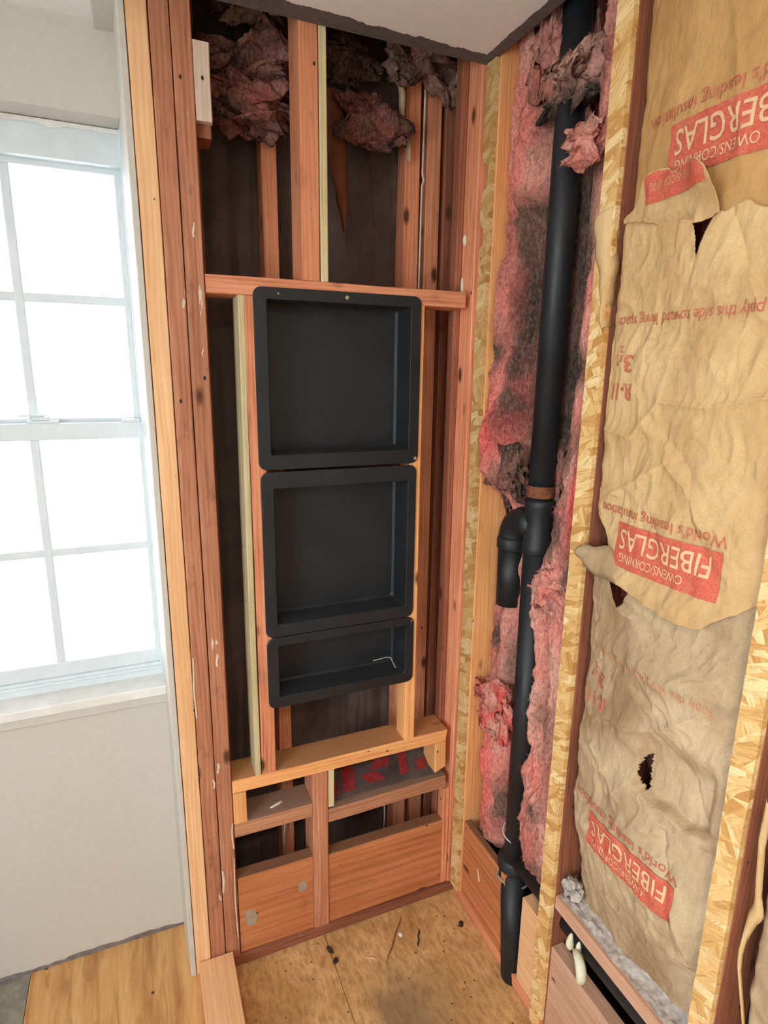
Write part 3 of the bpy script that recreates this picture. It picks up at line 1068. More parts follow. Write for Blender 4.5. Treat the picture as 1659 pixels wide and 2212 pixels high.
def ring(name, r, zc, tilt, rad, mat, parent, a0=0, a1=360, n=40):
    pts = []
    for k in range(n + 1):
        a = math.radians(a0 + (a1 - a0) * k / n)
        x, y = r * math.cos(a), r * math.sin(a)
        pts.append((PX + x, PY + y, zc + tilt * y / r + 0.004 * math.sin(2 * a)))
    return tube(name, pts, rad, mat, parent, 8, True)


tag(ring('wire_loop', 0.0355, 0.420, 0.016, 0.0020, M_WIRE, pipe, 90, 330), label='thin pale wire looped round the pipe')
tag(ring('wire_loop', 0.0475, 0.286, 0.012, 0.0034, plain('grey_bead', lin(120, 116, 104), lin(168, 162, 146), 60, 0.8, 0.3), pipe, 60, 330), label='grey bead round the coupling')


# ------------------------------------------------------------------ fibreglass
PINK = np.array([0.80, 0.25, 0.20])
HOT = np.array([0.80, 0.115, 0.105])
PALE = np.array([0.78, 0.41, 0.32])
DIRT = np.array([0.075, 0.052, 0.042])
BROWN = np.array([0.22, 0.115, 0.085])


def mixc(a, b, t):
    t = np.clip(t, 0, 1)[..., None]
    return a * (1 - t) + b * t


def fibres(name, base, nrm, cols, n, parent, length=0.022, seed=1):
    """loose glass hairs standing on a batt: thin bent slivers"""
    rg = np.random.default_rng(seed)
    idx = rg.integers(0, len(base), n)
    P, N = base[idx], nrm[idx]
    T = rg.normal(size=(n, 3)) * np.array([0.7, 1.0, 0.8])
    T /= np.linalg.norm(T, axis=1)[:, None]
    D = N * 0.55 + T * 0.8
    D /= np.linalg.norm(D, axis=1)[:, None]
    W = np.cross(D, rg.normal(size=(n, 3)))
    W /= np.linalg.norm(W, axis=1)[:, None] + 1e-9
    L = length * rg.uniform(0.35, 1.25, n)[:, None]
    w = rg.uniform(0.0003, 0.0008, n)[:, None]
    B = np.cross(D, W)
    p0 = P - N * 0.002
    p1 = P + D * L * 0.5 + B * L * 0.12
    p2 = P + D * L + B * L * 0.42 - np.array([0, 0, 1]) * L * 0.2
    V = np.stack([p0 - W * w, p0 + W * w, p1 - W * w * 0.8, p1 + W * w * 0.8, p2], 1).reshape(-1, 3)
    b = np.arange(n)[:, None] * 5
    F = [list(r) for r in (b + np.array([0, 1, 3, 2])).tolist()] + [list(r) for r in (b + np.array([2, 3, 4])).tolist()]
    cc = np.repeat(cols[idx], 5, axis=0)
    o = mk(name, V, F, M_FIBER, parent, None, False, cc)
    o['kind'] = 'stuff'
    return o


def batt(name, ya, yb, za, zb, depth, colour, ny, nz, label, cat, nf, seed):
    """lumpy batt in a stud bay: front is a height field over (y, z), back is flat"""
    Yg, Zg = np.meshgrid(np.linspace(0, 1, ny), np.linspace(0, 1, nz), indexing='ij')
    Z = za + (zb - za) * Zg
    y0 = ya(Z) if callable(ya) else np.full_like(Z, ya)
    y1 = yb(Z) if callable(yb) else np.full_like(Z, yb)
    Y = y0 + (y1 - y0) * Yg
    X = np.minimum(depth(Y, Z, Yg, Zg), 0.968)
    col = colour(Y, Z, X)
    front = np.stack([X, Y, Z], -1).reshape(-1, 3)
    F = grid_faces(ny, nz)
    # back skin on a coarse copy of the rim
    rim = [i * nz for i in range(ny)] + [(ny - 1) * nz + j for j in range(1, nz)] + [i * nz + nz - 1 for i in range(ny - 2, -1, -1)] + [j for j in range(nz - 2, 0, -1)]
    back = front[rim].copy()
    back[:, 0] = 0.972
    nb = len(front)
    fs = F.tolist()
    R = len(rim)
    for k in range(R):
        k2 = (k + 1) % R
        fs.append([rim[k], rim[k2], nb + k2, nb + k])
    fs.append([nb + k for k in range(R)])
    V = np.concatenate([front, back])
    cc = np.concatenate([col.reshape(-1, 3), col.reshape(-1, 3)[rim]])
    o = mk(name, V, fs, M_FIBER, None, (0.94, float(Y.mean()), za), True, cc)
    tag(o, label, cat)
    gu = np.gradient(np.stack([X, Y, Z], -1), axis=0)
    gv = np.gradient(np.stack([X, Y, Z], -1), axis=1)
    N = np.cross(gu, gv).reshape(-1, 3)
    N /= np.linalg.norm(N, axis=1)[:, None] + 1e-9
    N[N[:, 0] > 0] *= -1
    fibres('loose_fibre', front, N, col.reshape(-1, 3), nf // 2, o, 0.011, seed)
    return o


def blob(Y, Z, y, z, wy, wz):
    return np.exp(-((Y - y) / wy) ** 2 - ((Z - z) / wz) ** 2)


def rough(Y, Z, seed, amp=1.0):
    wy = 0.9 * fbm(Y * 12, Z * 6, None, 3, seed + 80)
    wz = 0.9 * fbm(Y * 12, Z * 6, None, 3, seed + 90)
    a = fbm(Y * 15 + wy, Z * 7 + wz, None, 5, seed, 0.55) * 0.024
    b = (ridge(Y * 22 + wy * 1.6, Z * 6 + wz, 3, seed + 20) - 0.35) * 0.017
    e = np.abs(vnoise(Y * 34 + 2.2 * wy, Z * 13 + 2.2 * wz, None, seed + 33)) ** 0.6 * 0.011
    c = fbm(Y * 120 + wy * 3, Z * 80, None, 3, seed + 40, 0.6) * 0.0040
    return amp * (a - b + 0.006 - e + c)


def depthL(Y, Z, u, v):
    d = 0.034 + 0 * Y
    d += 0.045 * smooth(1.285, 1.235, Y)                                  # hollow beside the pipe
    d += 0.050 * smooth(1.340, 1.305, Y) * smooth(1.50, 1.62, Z) * smooth(2.13, 2.04, Z)   # dark hollow halfway up
    d -= 0.028 * blob(Y, Z, 1.375, 1.70, 0.035, 0.38)
    d -= 0.030 * blob(Y, Z, 1.36, 1.55, 0.04, 0.10)
    d -= 0.036 * blob(Y, Z, 1.31, 1.455, 0.05, 0.075)                     # dirty lump over the elbow
    d += 0.060 * smooth(1.25, 1.35, Y) * smooth(1.40, 1.36, Z) * smooth(1.06, 1.10, Z)   # gap round the elbow
    d += 0.050 * smooth(1.345, 1.385, Y) * smooth(1.36, 1.30, Z)          # lower part leaves the stud bare
    d -= 0.030 * blob(Y, Z, 1.31, 0.80, 0.05, 0.06)
    d -= 0.022 * blob(Y, Z, 1.30, 0.50, 0.06, 0.14)
    d -= 0.018 * blob(Y, Z, 1.27, 1.00, 0.04, 0.16)
    d -= 0.020 * blob(Y, Z, 1.33, 2.20, 0.05, 0.16)
    X = XF + d + rough(Y, Z, 3, 0.9)
    rim = np.minimum(smooth(0, 0.10, 1 - u), smooth(0, 0.012, v))
    return X + (1 - rim) * 0.02


def colL(Y, Z, X):
    n = fbm(Y * 20, Z * 11, None, 4, 77)
    n2 = fbm(Y * 9, Z * 4, None, 4, 99)
    c = mixc(np.broadcast_to(PINK, Y.shape + (3,)), PALE, 0.45 + 0.9 * n)
    c = mixc(c, HOT, blob(Y, Z, 1.34, 1.56, 0.06, 0.10) + blob(Y, Z, 1.33, 0.52, 0.035, 0.20) * 1.1 + blob(Y, Z, 1.33, 2.22, 0.05, 0.15) * 0.6 + 0.5 * n2)
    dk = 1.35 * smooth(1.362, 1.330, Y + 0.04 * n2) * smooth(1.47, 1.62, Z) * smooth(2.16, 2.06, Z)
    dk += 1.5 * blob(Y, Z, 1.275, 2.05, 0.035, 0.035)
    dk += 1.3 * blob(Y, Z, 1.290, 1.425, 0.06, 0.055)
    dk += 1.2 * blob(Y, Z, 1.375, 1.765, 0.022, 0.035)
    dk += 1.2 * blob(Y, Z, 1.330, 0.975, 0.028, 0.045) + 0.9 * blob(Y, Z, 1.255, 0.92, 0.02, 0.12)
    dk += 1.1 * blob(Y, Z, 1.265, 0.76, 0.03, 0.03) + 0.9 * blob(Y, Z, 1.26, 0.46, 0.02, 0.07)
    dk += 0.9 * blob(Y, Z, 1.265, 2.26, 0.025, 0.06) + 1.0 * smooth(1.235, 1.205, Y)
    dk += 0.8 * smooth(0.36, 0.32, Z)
    dk += 0.5 * smooth(0.05, 0.35, n2)
    dirtcol = mixc(np.broadcast_to(DIRT, Y.shape + (3,)), BROWN, 0.5 + 1.2 * n)
    return mixc(c, dirtcol, dk * (0.75 + 0.5 * n))


batt('fiberglass_batt', 1.150, lambda Z: 1.3930 - 0.022 * smooth(1.36, 1.26, Z) - 0.012 * smooth(0.7, 0.4, Z), 0.30, 2.60,
     depthL, colL, 96, 760, 'torn pink and sooty fiberglass batt between the corner stud and the black pipe', 'insulation', 5200, 4)


def depthR(Y, Z, u, v):
    Yt = Y
    Y = Y + 0.028 * smooth(1.20, 1.38, Z) - 0.020 * smooth(1.25, 1.12, Z)
    d = 0.018 + 0 * Y
    d += 0.060 * smooth(1.110, 1.150, Y)
    d += 0.030 * smooth(1.06, 1.12, Y) * smooth(1.42, 1.60, Z)
    d -= 0.026 * smooth(1.10, 1.14, Y) * smooth(1.42, 1.30, Z) * smooth(1.02, 1.12, Z)   # folds over the pipe under the tee
    d -= 0.020 * blob(Y, Z, 1.09, 1.20, 0.05, 0.05)
    d -= 0.018 * blob(Y, Z, 1.03, 1.42, 0.05, 0.12)
    d += 0.045 * blob(Y, Z, 1.075, 0.97, 0.018, 0.14)
    d -= 0.016 * blob(Y, Z, 1.06, 0.56, 0.05, 0.14)
    d += 0.050 * blob(Y, Z, 1.09, 2.06, 0.03, 0.10)
    X = XF + d + rough(Yt, Z, 13, 0.8)
    rim = np.minimum(smooth(0, 0.08, u), smooth(0, 0.012, v))
    return X + (1 - rim) * 0.016


def colR(Y, Z, X):
    n = fbm(Y * 22, Z * 10, None, 4, 177)
    n2 = fbm(Y * 9, Z * 4, None, 4, 199)
    c = mixc(np.broadcast_to(PINK, Y.shape + (3,)), PALE, 0.6 + 0.9 * n)
    c = mixc(c, HOT, blob(Y, Z, 1.01, 1.40, 0.03, 0.12) + blob(Y, Z, 1.01, 2.05, 0.03, 0.3) * 0.6 + 0.5 * n2)
    dk = 1.1 * smooth(1.06, 1.10, Y + 0.03 * n2) * smooth(1.40, 1.55, Z) * smooth(2.05, 1.95, Z)
    dk += 1.1 * blob(Y, Z, 1.05, 1.72, 0.06, 0.05) + 1.0 * blob(Y, Z, 1.04, 1.57, 0.04, 0.04)
    dk += 1.0 * blob(Y, Z, 1.10, 1.36, 0.04, 0.07) + 1.2 * blob(Y, Z, 1.030, 1.265, 0.022, 0.05) + 0.9 * blob(Y, Z, 1.09, 1.16, 0.03, 0.04)
    dk += 1.0 * blob(Y, Z, 1.075, 0.98, 0.012, 0.14) + 0.9 * blob(Y, Z, 1.10, 0.86, 0.02, 0.05)
    dk += 1.2 * blob(Y, Z, 1.07, 0.60, 0.02, 0.02) + 1.1 * blob(Y, Z, 1.05, 0.42, 0.06, 0.03)
    dk += 1.0 * blob(Y, Z, 1.05, 2.30, 0.025, 0.06)
    dk += 0.9 * smooth(1.125, 1.150, Y) + 0.5 * smooth(0.05, 0.35, n2)
    dirtcol = mixc(np.broadcast_to(DIRT, Y.shape + (3,)), BROWN, 0.6 + 1.2 * n)
    return mixc(c, dirtcol, dk * (0.75 + 0.5 * n))


batt('fiberglass_batt', 0.9985, lambda Z: 1.150 - 0.012 * smooth(0.9, 0.5, Z), 0.385, 2.60, depthR, colR, 68, 720,
     'torn pink fiberglass batt between the black pipe and the long strand board strip', 'insulation', 4200, 5)


def clump(name, c, rad, label, cat, colfn, seed, amp=0.35, nf=900, sub=5, freq=14):
    bm = bmesh.new()
    bmesh.ops.create_icosphere(bm, subdivisions=sub, radius=1.0)
    d = np.array([v.co[:] for v in bm.verts])
    fs = [[v.index for v in f.verts] for f in bm.faces]
    bm.free()
    rad = np.array(rad)
    q = d * 1.15 + seed * 3.1
    vec = np.stack([fbm(q[:, 0] + 9 * k, q[:, 1] - 5 * k, q[:, 2] + 3 * k, 3, seed + 100 + k) for k in range(3)], 1)
    p = (d + 1.30 * vec) * rad
    n = fbm(p[:, 0] * freq * 2, p[:, 1] * freq * 2, p[:, 2] * freq * 2, 4, seed)
    n2 = ridge((p[:, 0] + p[:, 1]) * freq * 3 + seed, p[:, 2] * freq * 1.6, 3, seed + 9)
    n3 = fbm(p[:, 0] * 120, p[:, 1] * 120, p[:, 2] * 120, 2, seed + 3)
    V = p + d * rad * (amp * n + 0.40 * (n2 - 0.4) + 0.12 * n3)[:, None] + np.array(c)
    col = colfn(V, n, n2)
    o = mk(name, V, fs, M_FIBER, None, c, True, col)
    tag(o, label, cat, 'fiberglass tufts' if cat == 'insulation' else None)
    fibres('loose_fibre', V, d, col, nf // 2, o, 0.010, seed)
    return o


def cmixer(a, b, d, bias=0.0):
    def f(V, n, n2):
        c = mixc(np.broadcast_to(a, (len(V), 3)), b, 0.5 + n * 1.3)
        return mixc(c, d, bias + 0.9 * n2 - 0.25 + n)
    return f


# tuft over the top of the pipe and shreds around it
clump('fiberglass_tuft', (0.905, 1.155, 2.300), (0.040, 0.105, 0.052), 'brown and buff fiberglass tuft wrapped over the top of the black pipe', 'insulation',
      lambda V, n, n2: mixc(mixc(np.broadcast_to(PALE, (len(V), 3)), BROWN, 0.35 + n), DIRT, smooth(2.305, 2.265, V[:, 2]) + 0.4 * n), 21, 0.42, 900)
clump('fiberglass_tuft', (0.915, 1.245, 2.400), (0.035, 0.045, 0.110), 'dusty pink fiberglass shred hanging left of the pipe top under the ceiling edge', 'insulation',
      cmixer(PALE * 0.8, PINK * 0.7, BROWN, -0.1), 22, 0.45, 500)
clump('fiberglass_tuft', (0.885, 1.085, 2.160), (0.026, 0.048, 0.030), 'curled salmon fiberglass shred beside the pipe just under the brown tuft', 'insulation',
      cmixer(PALE, PINK, BROWN, -0.4), 23, 0.45, 350)
clump('fiberglass_tuft', (0.893, 1.318, 0.765), (0.030, 0.080, 0.075), 'bright salmon fiberglass flap jutting out over the corner stud', 'insulation',
      cmixer(PALE, HOT, BROWN, -0.5), 24, 0.40, 500)
clump('fiberglass_tuft', (0.908, 1.312, 1.440), (0.034, 0.080, 0.075), 'sooty dark brown fiberglass lump sitting above the pipe elbow', 'insulation',
      cmixer(DIRT, BROWN, PINK * 0.4, -0.45), 25, 0.22, 600)
clump('fiberglass_tuft', (0.893, 1.085, 1.195), (0.024, 0.045, 0.045), 'rolled salmon fiberglass curl right of the pipe below the tee', 'insulation',
      cmixer(PALE, PINK, BROWN, -0.3), 26, 0.40, 400)

# inside the chase, behind the niche framing
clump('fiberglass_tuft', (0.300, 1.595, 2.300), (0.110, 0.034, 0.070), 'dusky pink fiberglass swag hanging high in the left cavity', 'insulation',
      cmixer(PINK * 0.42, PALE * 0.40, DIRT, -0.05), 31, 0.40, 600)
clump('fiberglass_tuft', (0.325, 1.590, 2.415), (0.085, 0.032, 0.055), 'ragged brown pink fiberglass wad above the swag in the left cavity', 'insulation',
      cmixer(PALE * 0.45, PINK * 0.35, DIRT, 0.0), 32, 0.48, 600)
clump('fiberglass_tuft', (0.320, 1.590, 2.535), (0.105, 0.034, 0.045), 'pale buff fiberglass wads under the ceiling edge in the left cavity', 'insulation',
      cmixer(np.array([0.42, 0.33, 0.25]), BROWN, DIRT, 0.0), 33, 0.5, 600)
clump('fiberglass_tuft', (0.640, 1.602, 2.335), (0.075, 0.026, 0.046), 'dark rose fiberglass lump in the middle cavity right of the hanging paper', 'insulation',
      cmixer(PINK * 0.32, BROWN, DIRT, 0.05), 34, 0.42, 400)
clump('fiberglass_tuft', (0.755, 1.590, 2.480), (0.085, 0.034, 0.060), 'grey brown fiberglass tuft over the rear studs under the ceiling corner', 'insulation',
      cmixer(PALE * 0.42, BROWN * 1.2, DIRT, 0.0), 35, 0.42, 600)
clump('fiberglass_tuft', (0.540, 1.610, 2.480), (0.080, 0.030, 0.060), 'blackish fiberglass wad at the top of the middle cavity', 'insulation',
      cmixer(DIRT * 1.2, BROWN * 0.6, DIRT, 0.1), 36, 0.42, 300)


# ------------------------------------------------------------------ kraft paper
def crease(Y, Z, pts, w, a):
    """a fold along a polyline of (y, z) points"""
    best = np.full(np.shape(Y), 9.0)
    for (ya, za), (yb, zb) in zip(pts[:-1], pts[1:]):
        dy, dz = yb - ya, zb - za
        t = np.clip(((Y - ya) * dy + (Z - za) * dz) / (dy * dy + dz * dz), 0, 1)
        best = np.minimum(best, np.hypot(Y - ya - t * dy, Z - za - t * dz))
    return a * np.exp(-best / w)


def wrinkle(Y, Z, seed, a=1.0):
    f = fbm(Y * 6, Z * 5, None, 3, seed) * 0.010
    wy, wz = 0.9 * fbm(Y * 7, Z * 7, None, 2, seed + 5), 0.9 * fbm(Y * 7, Z * 7, None, 2, seed + 6)
    g = (ridge(Y * 8 + wy, Z * 6 + wz, 2, seed + 50) - 0.5) * -0.0050
    h = (ridge(Y * 26 + Z * 6 + wy, Z * 19 - Y * 4 + wz, 2, seed + 60) - 0.5) * -0.0042 + fbm(Y * 55 + wy * 2, Z * 30 + wz * 2, None, 2, seed + 70) * 0.0022
    return a * (f + g + h)


YR0, YL0 = 0.572, 0.9420


def bulge(Y):
    s = np.clip((Y - YR0) / (YL0 - YR0), 0, 1)
    return -0.020 * np.sin(np.pi * s) ** 0.7 + 0.004 * smooth(0.96, 1.0, s) + 0.016 * smooth(0.10, 0.0, s)


def X_top(Y, Z):
    return XF + 0.015 + bulge(Y) + wrinkle(Y, Z, 201, 0.55) + crease(Y, Z, [(0.80, 2.45), (0.74, 2.2), (0.70, 2.0)], 0.012, -0.006)


def X_mid(Y, Z):
    x = XF + 0.001 + bulge(Y) + wrinkle(Y, Z, 211, 0.75)
    x += crease(Y, Z, [(0.93, 1.60), (0.86, 1.59), (0.80, 1.66), (0.70, 1.655), (0.58, 1.68)], 0.010, -0.008)
    x += crease(Y, Z, [(0.90, 1.47), (0.82, 1.52), (0.77, 1.555), (0.72, 1.52), (0.68, 1.46)], 0.012, -0.009)
    x += crease(Y, Z, [(0.78, 1.60), (0.72, 1.55), (0.70, 1.47), (0.66, 1.40)], 0.010, 0.007)
    x += crease(Y, Z, [(0.70, 1.95), (0.66, 1.86), (0.60, 1.80)], 0.014, 0.008)
    x += crease(Y, Z, [(0.66, 1.86), (0.63, 1.80)], 0.012, -0.008)
    x -= 0.010 * smooth(1.40, 1.29, Z) * smooth(0.90, 0.80, Y)          # lower edge lifts off
    x += 0.012 * smooth(0.87, 0.93, Y) * smooth(1.42, 1.33, Z)
    return x


def X_low(Y, Z):
    x = XF + 0.007 + bulge(Y) + wrinkle(Y, Z, 221, 1.0)
    x += 0.055 * smooth(0.72, 0.44, Z)                                  # runs back to the blocking
    x += 0.030 * smooth(0.760, 0.735, Y) * smooth(0.896, 0.908, Z + 0.004 * np.sin(Y * 90)) * smooth(1.06, 0.98, Z) * smooth(0.585, 0.62, Y)
    x += 0.006 * smooth(0.905, 0.94, Y) * smooth(1.30, 1.22, Z)
    x += crease(Y, Z, [(0.90, 1.00), (0.80, 1.01), (0.72, 1.05), (0.64, 1.13)], 0.010, -0.008)
    x += crease(Y, Z, [(0.72, 1.05), (0.66, 0.98), (0.62, 0.92)], 0.010, 0.008)
    x += crease(Y, Z, [(0.88, 0.92), (0.80, 0.86), (0.76, 0.92)], 0.012, -0.007)
    x += crease(Y, Z, [(0.68, 0.86), (0.66, 0.78), (0.64, 0.62)], 0.012, 0.008)
    x += crease(Y, Z, [(0.63, 0.70), (0.60, 0.62), (0.64, 0.60)], 0.010, -0.010)
    return np.minimum(x, 0.966)


def polyfn(pts):
    a = np.array(sorted(pts))
    return lambda y: np.interp(y, a[:, 0], a[:, 1])


def sheet(name, Xf, zb, zt, yl, yr, nu, nv, mat, label, cat='insulation', hole=None, parent=None):
    """paper skin over (y, z) between ragged bottom zb(y) and top zt(y); left edge yl(z), right edge yr"""
    U, V = np.meshgrid(np.linspace(0, 1, nu), np.linspace(0, 1, nv), indexing='ij')
    Y = yr + (yl - yr) * U
    rag = 0.0022 * fbm(Y * 90, Y * 0 + 3.3, None, 3, 71)
    Z = (zb(Y) + rag) * (1 - V) + (zt(Y) + rag * 1.3) * V
    edge = smooth(0.90, 1.0, U)
    Y = Y + edge * 0.006 * fbm(Z * 9, Z * 0 + 1.1, None, 3, 72)
    X = Xf(Y, Z)
    F = grid_faces(nu, nv)
    if hole is not None:
        cy, cz = Y.ravel()[F].mean(1), Z.ravel()[F].mean(1)
        F = F[~hole(cy, cz)]
    V3 = np.stack([X, Y, Z], -1).reshape(-1, 3)
    o = mk(name, V3, F.tolist(), mat, parent, None, True)
    md = o.modifiers.new('thick', 'SOLIDIFY')
    md.thickness = 0.0009
    md.offset = 1
    if label:
        tag(o, label, cat, 'kraft faced batts of the right wall')
    return o


one = lambda z: (lambda y: np.full(np.shape(y), float(z)))
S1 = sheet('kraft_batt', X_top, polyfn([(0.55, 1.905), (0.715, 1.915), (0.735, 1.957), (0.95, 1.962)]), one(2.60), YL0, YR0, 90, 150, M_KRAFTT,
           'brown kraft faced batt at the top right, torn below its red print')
topS2 = polyfn([(0.560, 1.952), (0.600, 1.947), (0.620, 1.940), (0.640, 1.939), (0.654, 1.945), (0.676, 1.958), (0.690, 1.957), (0.715, 1.952), (0.740, 1.949), (0.766, 1.950), (0.80, 1.958), (0.84, 1.966), (0.872, 1.978),
                (0.90, 1.986), (0.925, 1.984), (0.945, 1.975)])
botS2 = polyfn([(0.560, 1.372), (0.572, 1.366), (0.60, 1.335), (0.629, 1.312), (0.650, 1.290), (0.679, 1.284), (0.72, 1.283), (0.760, 1.288), (0.80, 1.296), (0.843, 1.304), (0.862, 1.322), (0.868, 1.352), (0.895, 1.370), (0.905, 1.400), (0.945, 1.440)])


def hole_mid(y, z):
    # wedge torn out under the tongue
    t = (z - 1.892) / 0.046
    return (t > 0) & (t < 1.25) & (y < 0.757 + 0.011 * t) & (y > 0.757 - 0.020 * t)


S2 = sheet('kraft_batt', X_mid, botS2, topS2, YL0, YR0, 220, 330, M_KRAFT,
           'large wrinkled kraft faced batt in the middle with red print and ragged bottom edge', hole=hole_mid)


# torn tongue of paper standing off the top of the middle sheet, with the foot of a red label on it
def X_tongue(Y, Z):
    x = XF - 0.002 + bulge(Y) + wrinkle(Y, Z, 241, 0.55)
    x -= 0.004 + 0.030 * smooth(0.790, 0.722, Y) * smooth(1.945, 2.01, Z) + 0.010 * smooth(1.97, 2.03, Z)
    x = x + 0.016 * smooth(1.972, 1.946, Z) * smooth(0.755, 0.785, Y)
    return x + 0.010 * blob(Y, Z, 0.825, 2.04, 0.02, 0.012)


tong = sheet('torn_tongue', X_tongue, polyfn([(0.715, 1.948), (0.722, 1.948), (0.745, 1.942), (0.80, 1.946), (0.86, 1.962), (0.90, 1.975), (0.935, 1.978)]),
             polyfn([(0.715, 1.985), (0.7185, 2.000), (0.724, 2.012), (0.732, 2.021), (0.742, 2.028), (0.760, 2.034), (0.775, 2.033), (0.795, 2.026), (0.812, 2.031), (0.826, 2.041), (0.842, 2.042), (0.858, 2.038),
                     (0.872, 2.036), (0.879, 2.016), (0.886, 2.002), (0.900, 1.994), (0.935, 1.984)]), 0.934, 0.7175, 110, 40, M_KRAFT, None, parent=S2)


def hole_low(y, z):
    m = 0.741 + 0.013 * np.sin((z - 0.905) * 38) + 0.0009 * np.sin(z * 330) + 0.0007 * np.sin(z * 790)
    return (y < m) & (y > m - 0.003 - 0.011 * np.sin(np.clip((z - 0.905) / 0.080, 0, 1) * np.pi)) & (z > 0.905) & (z < 0.985)


S3 = sheet('kraft_batt', X_low, one(0.452), polyfn([(0.56, 1.40), (0.70, 1.34), (0.79, 1.325), (0.820, 1.300), (0.838, 1.262), (0.852, 1.250), (0.866, 1.268), (0.880, 1.305), (0.895, 1.335), (0.945, 1.345)]), YL0 - 0.004, YR0, 230, 380, M_KRAFTG,
           'crumpled kraft faced batt at the bottom, torn open above its red print', hole=hole_low)
# pink glass behind the paper of the tall bay
Yg, Zg = np.meshgrid(np.linspace(0.570, 0.951, 60), np.linspace(0.455, 2.60, 260), indexing='ij')
Xg = np.clip(0.950 + 0.012 * fbm(Yg * 14, Zg * 9, None, 4, 88), 0.935, 0.970)
cg = mixc(np.broadcast_to(PINK * 0.8, Yg.shape + (3,)), BROWN, 0.3 + fbm(Yg * 16, Zg * 10, None, 3, 89))
mk('glass_fill', np.stack([Xg, Yg, Zg], -1).reshape(-1, 3), grid_faces(60, 260).tolist(), M_FIBER, S1, None, True, cg.reshape(-1, 3))


def patch(name, Xf, y0, y1, z0, z1, off, mat, parent, ny=60, nz=26):
    U, V = np.meshgrid(np.linspace(y0, y1, ny), np.linspace(z0, z1, nz), indexing='ij')
    X = Xf(U, V) - off
    return mk(name, np.stack([X, U, V], -1).reshape(-1, 3), grid_faces(ny, nz).tolist(), mat, parent, None, True)


def letters(name, body, Xf, y0, z0, width, height, off, mat, parent, bold=0.0, shear=0.0, clip=None):
    """print set upside down on the paper: reading direction runs towards +y, letter tops point down"""
    cu = bpy.data.curves.new('t', 'FONT')
    cu.body = body
    cu.size = 1.0
    cu.offset = bold
    cu.shear = shear
    cu.resolution_u = 3
    ob = bpy.data.objects.new('t', cu)
    C.objects.link(ob)
    dg = bpy.context.evaluated_depsgraph_get()
    me = ob.evaluated_get(dg).to_mesh()
    bm = bmesh.new()
    bm.from_mesh(me)
    ob.evaluated_get(dg).to_mesh_clear()
    bpy.data.objects.remove(ob)
    bpy.data.curves.remove(cu)
    bmesh.ops.triangulate(bm, faces=bm.faces)
    co = np.array([v.co[:] for v in bm.verts])
    a, b = co.min(0), co.max(0)
    for v in bm.verts:
        ty = (v.co.x - a[0]) / (b[0] - a[0]) * width
        tz = (v.co.y - a[1]) / (b[1] - a[1]) * height
        v.co = Vector((0, y0 + ty, z0 - tz))
    for it in range(3):
        es = [e for e in bm.edges if e.calc_length() > 0.010]
        if not es:
            break
        bmesh.ops.subdivide_edges(bm, edges=es, cuts=1)
        bmesh.ops.triangulate(bm, faces=[f for f in bm.faces if len(f.verts) > 3])
    co = np.array([v.co[:] for v in bm.verts])
    fs = [[v.index for v in f.verts] for f in bm.faces]
    bm.verts.index_update()
    fs = [[v.index for v in f.verts] for f in bm.faces]
    bm.free()
    if clip is not None:
        fs = [f for f in fs if clip(co[f, 1].mean(), co[f, 2].mean())]
    co[:, 0] = Xf(co[:, 1], co[:, 2]) - off
    return mk(name, co, fs, mat, parent)


OFF = 0.0020
M_REDD = plain('old_red_print', lin(120, 34, 36), lin(150, 48, 46), 60, 0.9, 0.1)
# (z0 = baseline of the upside-down text, which is its upper edge in the picture)


def print_block(Xf, parent, y0, y1, zt, dx=0.0):
    """'owens/corning fiberglas' box with the slogan above it (as seen upside down)"""
    patch('printed_label', Xf, y0, y1, zt - 0.086, zt, OFF, M_RED, parent)
    letters('lettering', 'FIBERGLAS', Xf, y0 + 0.018, zt - 0.011, (y1 - y0) - 0.030, 0.039, OFF + 0.0012, M_TANT, parent, 0.006)
    letters('lettering', 'OWENS/CORNING', Xf, y0 + 0.062, zt - 0.058, (y1 - y0) - 0.080, 0.0165, OFF + 0.0012, M_TANT, parent, 0.0)
    letters('lettering', "World's leading insulation", Xf, y0 - 0.004, zt + 0.034, (y1 - y0) + 0.058, 0.028, OFF, M_REDT, parent, 0.004)


def print_body(Xf, parent, zr, y0, wide=True):
    """'R-11 3 1/2 in' and the instruction line"""
    letters('lettering', 'R-11', Xf, y0, zr, 0.052, 0.032, OFF, M_REDT, parent, 0.02)
    letters('lettering', '3', Xf, y0 + 0.003, zr + 0.052, 0.022, 0.032, OFF, M_REDT, parent, 0.02)
    letters('lettering', '1', Xf, y0 + 0.031, zr + 0.052, 0.005, 0.013, OFF, M_REDT, parent, 0.01)
    letters('lettering', '2', Xf, y0 + 0.028, zr + 0.069, 0.011, 0.013, OFF, M_REDT, parent, 0.01)
    letters('lettering', '"', Xf, y0 + 0.042, zr + 0.040, 0.007, 0.007, OFF, M_REDT, parent, 0.01)


def rules(Xf, parent, zr, y0):
    for dz in (0.0455, 0.0990):
        patch('printed_rule', Xf, y0 - 0.004, y0 + 0.056, zr + dz, zr + dz + 0.0012, OFF, M_FAINT, parent, 24, 2)


# top sheet
print_block(X_top, S1, 0.620, 0.848, 2.112)
